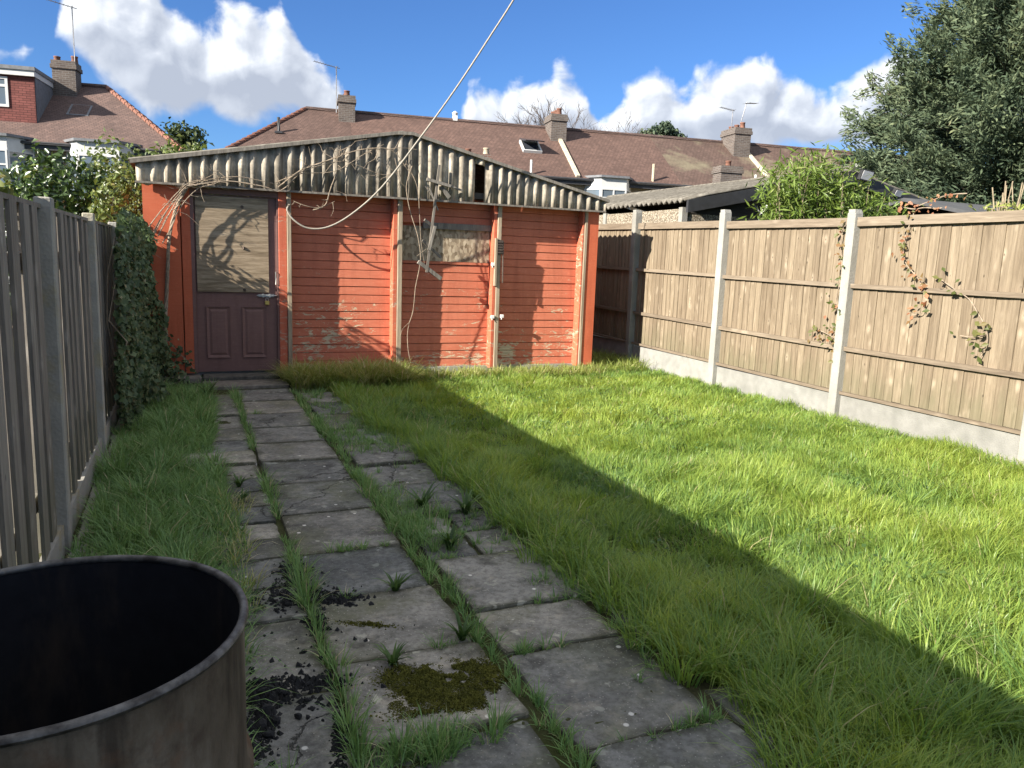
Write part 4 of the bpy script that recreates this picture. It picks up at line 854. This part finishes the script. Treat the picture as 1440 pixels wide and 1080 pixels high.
def bare_tree(label, px, py, D, hgt, spread, seed):
    random.seed(seed); p = onD(px, py, D); t = thing('bare_tree', label, 'tree', (p.x, p.y, 0)); tr = MB().tube([(0, 0, -.1), (0, 0, hgt*.55)], [.22, .14], 7).build('trunk', M['bare_twig'], t); tw = MB()
    def grow(a, dr, L, r, lev):
        b = a+dr*L; tw.tube(wiggle(a, b, 3, .05), [r, r*.8, r*.6], 4, False)
        if lev == 0: return
        for _ in range(random.choice((2, 3, 3))):
            dd = (dr+Vector((random.gauss(0, spread), random.gauss(0, spread), random.gauss(.08, .25)))).normalized(); grow(b if random.random() < .7 else a.lerp(b, .6), dd, L*random.uniform(.62, .85), max(r*.62, .012), lev-1)
    for k in range(6):
        an = k*1.05; grow(Vector((0, 0, hgt*random.uniform(.42, .55))), Vector((math.cos(an)*.6, math.sin(an)*.6, .8)).normalized(), hgt*.16, .075, 5)
    tw.build('branch', M['bare_twig'], t)
bare_tree('bare leafless tree behind the ridge, left of the brick chimney', 768, 230, 50, 11.9, .48, 3); bare_tree('bare leafless tree behind the ridge, right of the brick chimney', 828, 230, 52, 11.5, .52, 9)
random.seed(21)
def shrub(label, base, clumps, dens, size, m, t0=.5, name='shrub', stem=True, asp=.55):
    t = thing(name, label, 'shrub', base); d = clump_leaves(clumps, dens, size, asp, .75, t0, .2, .6)
    foliage('foliage', m, t, d); mb = MB()
    for c, r in clumps: mb.tube(wiggle((base[0]+(c[0]-base[0])*.5, base[1]+(c[1]-base[1])*.5, -.05), c, 5, .04), [.03, .025, .02, .014, .006], 5)
    wb(mb, 'stem', 'bark', t); return t
cl = []
for k in range(20):
    x = random.uniform(-3.4, -.85); cl.append(((x, random.uniform(10.7, 11.8), random.uniform(.9, 2.22)-.10*abs(x+1.9)), (random.uniform(.35, .5), .42, random.uniform(.32, .46))))
shrub('tall glossy dark green shrub behind the grey fence, left of the shed', (-1.9, 11.2, 0), cl, 190, .095, 'hedge_leaf', .5)
cl = [((random.uniform(-.85, -.50), random.uniform(9.75, 10.5), z), (.22, .30, .26)) for z in np.linspace(.6, 2.15, 11)]
shrub('pale sunlit ivy column against the shed side wall', (-.66, 10.1, 0), cl, 330, .075, 'ivy_light', .5, 'ivy_bush')
cl = []
for k in range(15): x = random.uniform(-1.3, 2.0); cl.append(((x, random.uniform(15.0, 16.2), random.uniform(2.3, 3.12)-.16*max(0, x)), (random.uniform(.45, .7), .5, random.uniform(.36, .5))))
cl += [((-.5, 15.2, 1.4), (.9, .6, .9)), ((1.2, 15.4, 1.3), (.9, .6, .9))]
shrub('bushy olive green shrub rising behind the shed roof', (.3, 15.4, 0), cl, 120, .105, 'ivy_light', .38)
cl = [((random.uniform(-1.45, -.75), random.uniform(5.6, 6.7), random.uniform(1.35, 1.62)), (.3, .3, .16)) for _ in range(0)]
t = thing('overhanging_branch', 'leafy yellow-green branch hanging over the grey fence top', 'branch', (-.86, 4.3, 0)); cl = [((-.80+random.gauss(0, .06), 4.05+random.uniform(-.55, .15), 1.60+random.uniform(-.02, .13)), (.10, .14, .06)) for _ in range(9)]
foliage('foliage', 'ivy_light', t, clump_leaves(cl, 300, .062, .6, .8, .45, .25, .3)); wb(MB().tube(wiggle((-.95, 4.3, -.05), (-.84, 4.1, 1.55), 6, .02), [.02, .018, .015, .012, .01, .008], 6).tube(wiggle((-.84, 4.1, 1.55), (-.80, 3.5, 1.70), 5, .03), .006, 5), 'stem', 'bark', t)

# bamboo
bb = onD(1170, 300, 11.2); bm_ = thing('bamboo', 'tall leafy bamboo clump between fence and garage', 'bamboo', (bb.x, bb.y, 0)); cu = MB(); P = []; A_ = []
for k in range(110):
    a = random.uniform(0, 6.28); r = math.sqrt(random.random()); off = Vector((math.cos(a)*1.12*r, math.sin(a)*.42*r, 0)); lx = off.x
    hh = 2.62+.52*math.exp(-((lx+.45)/.42)**2)-.16*max(0, lx)+random.gauss(0, .10); ln = Vector((random.gauss(lx*.22, .10), random.gauss(0, .12), 0)); pts = [off+ln*(t_*t_)+Vector((0, 0, hh*t_*(1-.03*t_))) for t_ in np.linspace(0, 1, 6)]
    cu.tube(pts, [.011, .010, .009, .007, .005, .003], 5)
    for _ in range(150):
        t_ = .40+.60*random.random()**.8; q_ = pts[0].lerp(pts[-1], t_); P.append((bb.x+q_.x+random.gauss(0, .13), bb.y+q_.y+random.gauss(0, .11), q_.z+random.gauss(0, .09))); A_.append(.42+.25*random.random()+(.25 if random.random() < .12 else 0))
cu.build('culm', M['dead_stem'], bm_); P = np.array(P); foliage('foliage', 'bamboo_leaf', bm_, leaves(P, np.tile([.0, -.5, .6], (len(P), 1)), .15*(.6+.7*RNG.random(len(P))), np.array(A_), .17, .03, .8))
# dead cut stems behind the fence
ds = onD(1424, 292, 9.4); dst = thing('dead_stems', 'bundle of dry cut stems sticking up behind the fence', 'plant', (ds.x, ds.y, 0)); mb = MB()
for k in range(34):
    a = random.uniform(-1, 1); z1 = random.uniform(2.2, 2.72)-.1*abs(a); mb.tube([(a*.12, random.gauss(0, .1), 0), (a*.25, random.gauss(0, .1), 1.6), (a*.42+random.gauss(0, .03), random.gauss(0, .1), z1)], [.012, .010, .007], 5)
mb.build('stem', M['dead_stem'], dst)
foliage('foliage', 'dry_grass', dst, leaves(np.c_[RNG.normal(ds.x, .3, 320), RNG.normal(ds.y, .12, 320), RNG.uniform(1.9, 2.35, 320)], np.tile([0, -.5, .5], (320, 1)), .10*np.ones(320), RNG.uniform(.1, .9, 320), .3))

# ------------------------------------------------------------------ creepers on the fence
def creeper(label, paths, nleaf, size, m='creeper_leaf', t0=.5, off=.035, name='creeper'):
    """paths: photo points on the fence plane"""
    pp = [[onX(x, y, FX-off) for x, y in q] for q in paths]; b = pp[0][0]; t = thing(name, label, 'creeper', (b.x, b.y, b.z)); mb = MB(); P = []
    for q in pp:
        sp_ = smooth_path(q, 5); mb.tube(sp_, .0045, 5)
        for _ in range(max(1, int(nleaf*len(q)/sum(len(z) for z in pp)))): k = random.choice(sp_); P.append((k.x-abs(random.gauss(0, .03)), k.y+random.gauss(0, .045), k.z+random.gauss(0, .045)))
    wb(mb, 'stem', 'vine_bark', t); P = np.array(P); foliage('foliage', m, t, leaves(P, np.tile([-1., -.3, .4], (len(P), 1)), size*(.6+.8*RNG.random(len(P))), t0+.28*RNG.normal(0, 1, len(P)), .6, .12, .5)); return t
creeper('reddish creeper with small leaves hanging from the fence top', [[(1285, 300), (1276, 325), (1270, 350), (1275, 372), (1290, 390), (1298, 405)], [(1268, 352), (1272, 338)], [(1300, 420), (1297, 440), (1283, 443)]], 58, .050, t0=.55)
creeper('green creeper trailing down across the two fence rails', [[(1322, 392), (1340, 405), (1362, 420), (1375, 440), (1386, 460), (1388, 480), (1380, 500), (1374, 508)], [(1386, 472), (1368, 474), (1350, 472)]], 30, .055, t0=.1)
creeper('creeper climbing the fence beside the concrete post', [[(1180, 520), (1176, 500), (1168, 480), (1176, 465), (1180, 445), (1176, 420), (1182, 395), (1184, 370), (1182, 345), (1186, 320)], [(1178, 478), (1160, 468), (1145, 462)]], 95, .050, t0=.35)
tl = creeper('dry reddish leaves lying along the fence top rail', [[(1268, 291), (1285, 294), (1300, 292), (1318, 293), (1325, 292)], [(1290, 290), (1330, 275), (1360, 272)]], 42, .042, t0=.8, off=.0)

# ------------------------------------------------------------------ climbers, cable and broken frame on the shed
YS = YF-.10
iv = thing('ivy', 'dark ivy covering the end of the grey fence beside the shed', 'ivy', (-.52, 7.9, 0)); n = 7200
yy = RNG.uniform(6.35, 9.25, n); zz = RNG.uniform(0, 1.74, n)*np.clip(.25+(yy-6.2)/1.1, .3, 1)**.4
keep = vnoise(yy*2.2, zz*2.4+5)+.42*np.clip((yy-6.4)/1.2, 0, 1) > .46; yy, zz = yy[keep], zz[keep]; n = len(yy)
thk = .05+.30*np.clip((yy-6.5)/2.2, 0, 1)*(.15+1.3*vnoise(yy*2.6, zz*2.6+1)**1.5)*np.clip(1.25-zz/1.8, .2, 1); xx = LX+.07+thk*(.35+1.0*RNG.random(n)**.6)
foliage('foliage', 'ivy_leaf', iv, leaves(np.c_[xx, yy, zz], np.tile([.8, -.5, .3], (n, 1)), .062*(.6+.7*RNG.random(n)), .45+.22*RNG.normal(0, 1, n), .75, .10, .45))
mb = MB()
for k in range(16): y0 = random.uniform(6.6, 9.1); mb.tube(wiggle((LX+.10, y0, -.03), (LX+.10, y0+random.gauss(0, .3), random.uniform(.8, 1.6)), 6, .03), [.010, .009, .008, .006, .005, .003], 5)
wb(mb, 'stem', 'vine_bark', iv)
i2 = thing('ivy_sprig', 'straggling ivy sprigs across the red wall left of the door', 'ivy', (-.2, 9.15, 0)); mb = MB(); P = []
for q in ([(215, 540), (212, 500), (218, 460), (215, 425)], [(205, 560), (225, 520), (232, 500), (236, 470)], [(225, 560), (240, 520), (255, 500), (275, 522)], [(208, 520), (226, 476), (248, 492), (268, 515)], [(230, 570), (242, 545), (243, 530)], [(200, 500), (205, 440), (208, 400)]):
    sp_ = smooth_path([onY(x, y, 9.12 if y < 545 else 9.0) for x, y in q], 5); mb.tube(sp_, .004, 5)
    for _ in range(46): k = random.choice(sp_); P.append((k.x+random.gauss(0, .045), k.y-abs(random.gauss(0, .025)), max(.02, k.z+random.gauss(0, .05))))
wb(mb, 'stem', 'vine_bark', i2); P = np.array(P); foliage('foliage', 'ivy_leaf', i2, leaves(P, np.tile([.2, -1., .3], (len(P), 1)), .050*(.5+.8*RNG.random(len(P))), .55+.28*RNG.normal(0, 1, len(P)), .7, .1, .5))

vn = thing('dry_vine', 'dry leafless vine arching over the door and across the gable', 'vine', (-.15, 9.15, 0)); random.seed(5)
def vpath(q, Y, r0, r1, jit=0.):
    pts = smooth_path([onY(x+random.gauss(0, jit), y+random.gauss(0, jit), Y+random.gauss(0, .012)) for x, y in q], 5); n = len(pts)
    return pts, [r0+(r1-r0)*i/(n-1) for i in range(n)]
mb = MB(); main = []
YV = YF-.12
ARCH = [(236, 520), (232, 470), (234, 420), (236, 375), (238, 335), (246, 298), (258, 272), (272, 257), (300, 251), (340, 252), (378, 257), (396, 262)]
p_, r__ = vpath(ARCH, YF-.02, .024, .010); mb.tube(p_, r__, 6); wb(mb, 'main_stem', 'vine_bark', vn); mb = MB()
for q, r0, r1 in (([(206, 348), (208, 330), (216, 310), (234, 288), (252, 266), (268, 255), (300, 250)], .009, .005), ([(212, 338), (222, 318), (240, 290), (262, 262), (290, 252), (330, 250), (372, 258)], .010, .005), ([(204, 372), (206, 352), (214, 332), (236, 300), (256, 270), (284, 256), (330, 255)], .008, .004),
                  ([(222, 330), (238, 302), (262, 268), (288, 256)], .009, .006), ([(228, 342), (244, 318), (250, 300), (262, 276), (280, 260)], .008, .005), ([(260, 262), (320, 256), (372, 262), (392, 266), (430, 238), (470, 222), (510, 208), (548, 212)], .010, .005),
                  ([(392, 262), (420, 240), (452, 226), (488, 214), (524, 206), (552, 214), (574, 236), (590, 256)], .009, .004), ([(386, 258), (425, 246), (470, 238), (515, 216), (540, 204)], .007, .003), ([(406, 252), (440, 238), (480, 226), (506, 232), (536, 246), (566, 240)], .006, .003),
                  ([(440, 296), (457, 288), (464, 268), (469, 250), (478, 232), (490, 214)], .009, .005), ([(412, 283), (432, 290), (452, 291), (470, 285)], .005, .003), ([(452, 215), (470, 224), (480, 205)], .005, .003),
                  ([(578, 232), (572, 264), (578, 296), (586, 330), (588, 366), (585, 402), (582, 436), (574, 462), (572, 486), (577, 510)], .007, .005), ([(570, 230), (583, 262), (590, 300), (592, 340), (598, 372)], .006, .003), ([(556, 222), (562, 250), (560, 268)], .005, .003),
                  ([(576, 455), (566, 466), (560, 478)], .003, .002), ([(586, 362), (600, 352)], .003, .002)):
    p_, r__ = vpath(q, YV, r0*.8, r1*.8, 1.5); mb.tube(p_, r__, 5); main.append(p_)
wb(mb, 'stem', 'vine_bark', vn); tw = MB()
for _ in range(100):
    k = random.choice(random.choice(main[:12])); a = random.uniform(0, 6.28); L = abs(random.gauss(0, .16))+.04; e = k+Vector((math.cos(a)*L, random.gauss(-.02, .025), math.sin(a)*L*.8))
    tw.tube(wiggle(k, e, 4, .07), [.0035, .003, .0025, .0015], 4)
o = wb(tw, 'twig', 'vine_bark', vn); tag(o, kind='stuff')

cbp = [(1.105, YF-.02, 1.985)]+[tuple(onY(x, y, Y)) for x, y, Y in ((404, 296, 9.12), (414, 310, 9.09), (434, 321, 9.06), (462, 319, 9.02), (496, 300, 8.97), (538, 262, 8.9), (590, 195, 8.8), (640, 126, 8.65), (690, 50, 8.5), (728, -10, 8.35), (790, -120, 8.1))]
q_ = Vector(cbp[-1]); dq = (Vector(cbp[-1])-Vector(cbp[-2])); cbp += [tuple(q_+dq*1.3), tuple(q_+dq*3.2)]
tag(MB().tube(smooth_path(cbp, 6), .0112, 8).build('cable', M['cable'], None, True), 'pale slack cable looping from the shed post up into the sky', 'cable')

bf = thing('broken_frame', 'broken grey wooden frame hanging from the gable over the boarded window', 'frame', tuple(onY(610, 380, YS-.02))); 
for (a, b, ww, hh, y0, y1) in (((618, 232), (600, 383), .028, .020, .02, -.0), ((600, 252), (634, 262), .035, .025, .0, .0), ((634, 262), (650, 268), .02, .02, .01, .0), ((597, 309), (610, 319), .03, .022, .0, .03), ((612, 318), (603, 352), .032, .02, -.01, -.01),
                               ((588, 368), (620, 392), .045, .03, .0, .02), ((594, 338), (620, 362), .03, .02, .03, .05), ((604, 264), (616, 296), .014, .012, .02, .02), ((598, 262), (612, 282), .012, .012, .03, .02), ((620, 262), (632, 278), .05, .01, .03, .03)):
    wb(MB().bar(onY(*a, YS-.02+y0), onY(*b, YS-.02+y1), ww, hh, (0, -1, .1)), 'slat', 'grey_stick', bf)

# ------------------------------------------------------------------ lawn and weeds
def edge_x(y): return 1.52+.14*vnoise(y*1.6, y*0+3.3)+.10*vnoise(y*4.3, y*0+9)+.32*np.clip((y-5.3)/2.2, 0, 1)*0-.18*np.clip((y-4.2)/3.2, 0, 1)
def lawn(n, y0, y1, x1, wmul, hmul):
    y = RNG.uniform(y0, y1, n); x = RNG.uniform(1.2, x1, n); k = x > edge_x(y); x, y = x[k], y[k]; n = len(x)
    c1 = vnoise(x*2.1, y*2.1); c2 = vnoise(x*6.5+9, y*6.5); k = RNG.random(n) < .35+.9*c2; x, y, c1, c2 = x[k], y[k], c1[k], c2[k]; n = len(x)
    near_edge = np.clip(1-(x-edge_x(y))/.55, 0, 1)
    h = (.060+.060*c1+.055*c2*c2+.055*near_edge*(.4+c2))*(.55+.75*RNG.random(n))*hmul
    az = 6.28*vnoise(x*3.1+2, y*3.1)*1.6+RNG.normal(0, 1.0, n); az = np.where(RNG.random(n) < .45*near_edge, np.pi+RNG.normal(0, .7, n), az)
    tint = .36+.34*(c1-.5)+.40*(vnoise(x*1.1+7, y*1.1)-.5)+.17*RNG.normal(0, 1, n); tint = np.where(RNG.random(n) < .012+.05*(vnoise(x*2.7+30, y*2.7)>.74), 1., np.clip(tint, 0, .95))
    return blade_mesh(x, y, np.full(n, -.04), h, (.0027+.0046*RNG.random(n)**1.5)*wmul, az, np.clip(RNG.normal(.72, .30, n), .05, 1.25), tint)
grass_obj('lawn', 'grass', [lawn(130000, 1.05, 3.0, 6.0, .95, .95), lawn(125000, 3.0, 5.6, 6.05, 1.15, .90), lawn(85000, 5.6, 9.2, 6.05, 1.6, .85)], 'long uncut bright green lawn')
# taller coarse tufts over the lawn
def tufts(C, per, h, spread, wdt, t0, lean=.75, tv=.14, dry=.02, up=None):
    out = []
    for (x, y, s) in C:
        n = max(6, int(per*s)); a = RNG.uniform(0, 6.283, n); r = spread*s*np.sqrt(RNG.random(n)); hh = h*s*(.45+.75*RNG.random(n)); ti = np.where(RNG.random(n) < dry, 1., np.clip(t0+tv*RNG.normal(0, 1, n), 0, .96))
        out.append(blade_mesh(x+r*np.cos(a), y+r*np.sin(a), np.full(n, -.025), hh, wdt*(.7+.6*RNG.random(n)), a+RNG.normal(0, .5, n), np.clip(RNG.normal(lean, .25, n), .05, 1.3), ti))
    return out
C = []
while len(C) < 230:
    y = 1.3+7.6*random.random()**1.3; x = random.uniform(1.7, 5.9)
    if x > edge_x(np.array(y)): C.append((x, y, random.uniform(.5, 1.0)*(1.15 if y < 4 else .9)))
C2 = [(edge_x(np.array(y))+random.uniform(-.09, .20), y, random.uniform(.7, 1.35)) for y in np.arange(1.35, 8.4, .05)]
C2 += [(random.uniform(1.9, 2.9), random.uniform(1.3, 2.5), random.uniform(.9, 1.6)) for _ in range(46)]
grass_obj('lawn_tufts', 'grass', tufts(C, 50, .145, .05, .0055, .32)+tufts(C2, 70, .15, .055, .0058, .25), 'coarse floppy grass tufts through the lawn')
n = 5200; x = RNG.uniform(1.7, 6.0, n); y = 1.3+7.4*RNG.random(n)**1.2; k = (vnoise(x*1.9+40, y*1.9) > .60) & (x > edge_x(y)+.05); x, y = x[k], y[k]; n = len(x)
grass_obj('clover', 'weed_leaf', [leaves(np.c_[x, y, RNG.uniform(.0, .055, n)], np.tile([-.2, -.2, 1.], (n, 1)), .026*(.6+.8*RNG.random(n)), .6+.25*RNG.normal(0, 1, n), .85, .08, .35)], 'patches of small round-leaved clover in the lawn', cat='clover')
# long grass at the foot of the shed
C = [(random.uniform(1.05, 5.15), random.uniform(8.72, 9.12), random.uniform(.55, 1.0)) for _ in range(300)]; C3 = [(random.uniform(1.06, 2.3), random.uniform(8.35, 8.95), random.uniform(.9, 1.45)) for _ in range(120)]
C4 = [(random.uniform(5.2, 6.0), random.uniform(8.9, 10.5), random.uniform(.7, 1.3)) for _ in range(90)]
grass_obj('long_grass', 'dry_grass', tufts(C, 34, .17, .05, .0075, .32, .62, .22, .06)+tufts(C3, 70, .24, .07, .0075, .36, .9, .22, .10)+tufts(C4, 40, .17, .06, .0075, .25), 'long dry-tipped grass along the foot of the shed')
# shaded strip by the grey fence
n = 46000; y = 2.0+6.7*RNG.random(n)**1.25; x = RNG.uniform(-.58, .30, n); k = (x < .12+.14*vnoise(y*2.3, y*0+1)-.04*(y < 3)) & (x > -.58+.10*vnoise(y*3, y*0+4)); x, y = x[k], y[k]; n = len(x); c = vnoise(x*4, y*2.5)
sg = blade_mesh(x, y, np.full(n, -.035), (.06+.095*c)*(.5+.75*RNG.random(n)), .0045+.0035*RNG.random(n), RNG.uniform(0, 6.283, n), np.clip(RNG.normal(.7, .3, n), .05, 1.3), np.where(RNG.random(n) < .02, 1, .42+.35*(c-.5)+.16*RNG.normal(0, 1, n)))
C = [(random.uniform(-.50, .16), 2.1+6.2*random.random(), random.uniform(.7, 1.35)) for _ in range(150)]; C5 = [(.18+random.gauss(0, .05), random.uniform(3.0, 4.6), random.uniform(.5, .9)) for _ in range(20)]
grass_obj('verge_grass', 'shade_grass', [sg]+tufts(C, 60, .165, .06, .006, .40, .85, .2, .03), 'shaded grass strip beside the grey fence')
grass_obj('straw_grass', 'dry_grass', tufts(C5, 30, .18, .06, .0045, .55, .8, .22, .15), 'straw-coloured grass along the path edge')
# grass in the joints
C = []
for x0, amp in ((.432, .012), (1.022, .024)):
    for y in np.arange(1.15, 8.2, .045):
        v = vnoise(np.array(y*1.5+x0*9), np.array(2.2)); 
        if v > (.38 if x0 < .5 else .05): C.append((x0+random.gauss(0, amp), y, random.uniform(.35, .8)*(1.2 if v > .68 else .85)))
for (yj, xa, xb) in [(3.64, .6, .98), (3.10, .5, .6), (2.56, .80, 1.0), (2.05, .5, .75), (3.38, 1.1, 1.3), (2.80, 1.35, 1.7), (2.44, 1.1, 1.3), (4.02, 1.1, 1.55), (3.72, 1.1, 1.5), (1.83, 1.2, 1.6), (4.6, 1.1, 1.3), (5.72, 1.2, 1.5), (6.3, 1.1, 1.6), (7.06, .5, .6)]:
    for _ in range(int((xb-xa)/.03)): C.append((random.uniform(xa, xb), yj+random.gauss(0, .008), random.uniform(.22, .55)))
for _ in range(60): C.append((1.03+abs(random.gauss(0, .14)), random.uniform(3.5, 4.5), random.uniform(.4, .85)))
for _ in range(90): C.append((1.25+random.gauss(0, .14), random.uniform(5.4, 6.6), random.uniform(.4, .7)))
for _ in range(150): C.append((1.64-abs(random.gauss(0, .13)), random.uniform(2.0, 8.0), random.uniform(.3, .6)))
for _ in range(70): C.append((random.uniform(1.08, 1.5), random.uniform(6.6, 8.2), random.uniform(.35, .65)))
for _ in range(34): C.append((.66+random.gauss(0, .13), 1.98+random.gauss(0, .04), random.uniform(.4, .8)))
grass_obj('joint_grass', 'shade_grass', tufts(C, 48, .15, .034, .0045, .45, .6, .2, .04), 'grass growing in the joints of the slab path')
# moss cushion on one slab
n = 24000; a = RNG.uniform(0, 6.283, n); r = np.sqrt(RNG.random(n)); x = .775+.225*r*np.cos(a)+.03*RNG.normal(0, 1, n); y = 2.31+.19*r*np.sin(a)+.025*RNG.normal(0, 1, n); k = vnoise(x*11, y*11)*.6+.4*vnoise(x*40, y*40) > .24+.40*r**2.2; x, y = x[k], y[k]; n = len(x)
x2 = RNG.normal(.62, .05, 700); y2 = 2.83-.55*(x2-.62)+RNG.normal(0, .012, 700); x = np.r_[x, x2]; y = np.r_[y, y2]; n = len(x)
grass_obj('moss', 'moss', [blade_mesh(x, y, np.array([slab_z(a_, b_) for a_, b_ in zip(x, y)])-.002, .004+.009*RNG.random(n)*vnoise(x*20, y*20), .007+.005*RNG.random(n), RNG.uniform(0, 6.283, n), RNG.uniform(.1, .9, n), np.full(n, .5))], 'yellow-olive moss cushion on a path slab', cat='moss')
# rosette weeds
def weed(label, x, y, s, nl=16):
    t = thing('weed', label, 'weed', (x, y, -.004)); a = np.linspace(0, 6.283, nl, endpoint=False)+RNG.normal(0, .25, nl); V, T, A = blade_mesh(np.zeros(nl)+.006*np.cos(a), .006*np.sin(a), np.zeros(nl), s*(.6+.7*RNG.random(nl)), s*.17*np.ones(nl), a, RNG.uniform(.55, 1.15, nl), .5+.22*RNG.normal(0, 1, nl), a+np.pi/2)
    link('leaves', np_mesh('leaves', V, T, M['weed_leaf'], A), t); MB().tube([(0, 0, -.02), (0, 0, .012)], [.008, .004], 6).build('root_crown', M['weed_leaf'], t)
for lab, px, py, s in (('small spiky weed in the joint beside the moss-free middle slab', 556, 832, .085), ('broad weed rosette between moss patch and cracked slab', 552, 935, .075), ('bushy weed rosette on the broken slabs by the lawn', 594, 716, .15), ('low weed at the door end of the narrow slabs', 336, 684, .085), ('second low weed on the narrow slabs by the verge', 340, 706, .085),
                       ('weed at the foot of the door step', 292, 558, .16), ('weed on the lawn edge by the broken slabs', 655, 722, .13), ('flat weed between the broken slabs', 632, 770, .12), ('weed in front of the long drum-side slab', 650, 900, .10)):
    g = onZ(px, py); weed(lab, g.x, g.y, s, 22)
# charcoal spilled beside the drum
cm = []
for k in range(4):
    U = unit(14); V = []; mbc = MB(); n1 = [(1.0+random.gauss(0, .18)) for _ in range(26)]; ring = []
    for j, ph in enumerate((-1.2, -.5, .3, 1.0)): ring.append([(math.cos(b)*math.cos(ph)*n1[(i+j*6) % 26], math.sin(b)*math.cos(ph)*n1[(i+j*6) % 26]*.8, math.sin(ph)*.62) for i, b in enumerate(np.linspace(0, 5.24, 6))])
    V = [p for r in ring for p in r]; Fc = [(j*6+i, j*6+(i+1) % 6, j*6+6+(i+1) % 6, j*6+6+i) for j in range(3) for i in range(6)]+[tuple(range(5, -1, -1)), tuple(range(18, 24))]; cm.append(mesh_from('charcoal_lump', V, Fc, M['charcoal']))
def lump(x, y, s): z = slab_z(x, y); o = link('charcoal_lump', random.choice(cm), None, (x, y, z+s*.50), (random.uniform(-.3, .3), random.uniform(-.3, .3), random.uniform(0, 6.28))); o.scale = (s, s*random.uniform(.7, 1), s); return tag(o, 'black charcoal lump spilled on the slabs beside the drum', 'charcoal', 'charcoal lumps spilled beside the drum')
for px, py, s in ((427, 916, .013), (451, 925, .012), (460, 942, .020), (434, 962, .014), (448, 967, .013), (462, 962, .012), (470, 946, .013), (420, 1008, .016), (433, 1008, .010), (389, 1015, .022), (431, 985, .014), (454, 1012, .007), (478, 1025, .020), (484, 1043, .013), (479, 1053, .009), (452, 873, .013), (443, 878, .014), (437, 803, .010), (417, 812, .014), (440, 800, .012), (409, 820, .013), (405, 852, .015), (425, 845, .014), (480, 842, .013), (470, 846, .016), (400, 975, .017), (372, 975, .024), (380, 968, .018), (375, 1000, .026), (368, 1020, .022), (378, 1035, .02), (362, 960, .02)):
    g = onZ(px, py); lump(g.x, g.y, s)
P = []
for px, py, sx_, sy_, n in ((372, 972, 22, 8, 420), (425, 958, 28, 6, 330), (412, 838, 32, 9, 480), (475, 843, 20, 4, 240), (412, 806, 10, 8, 240), (368, 1015, 10, 26, 420), (478, 1040, 6, 25, 180), (446, 876, 8, 8, 150), (430, 985, 20, 10, 60), (425, 918, 60, 40, 60)):
    for _ in range(n): g = onZ(random.gauss(px, sx_), random.gauss(py, sy_)); P.append((g.x, g.y))
mbc = MB()
for (x, y) in P: zb = slab_z(x, y); s = abs(random.gauss(0, .0042))+.0028; z = zb+.006; c = [(x+s*random.uniform(-1, 1), y+s*random.uniform(-1, 1), z-.006+s*random.uniform(.5, 2.0)) for _ in range(1)][0]; a = random.uniform(0, 2); mbc.add([(x+s*1.6*math.cos(a+b), y+s*1.6*math.sin(a+b), zb-.003) for b in (0, 1.57, 3.14, 4.71)]+[c], [(0, 1, 4), (1, 2, 4), (2, 3, 4), (3, 0, 4)])
tag(mbc.build('charcoal_crumbs', M['charcoal']), 'fine black charcoal crumbs strewn in the slab joints', 'charcoal', kind='stuff')
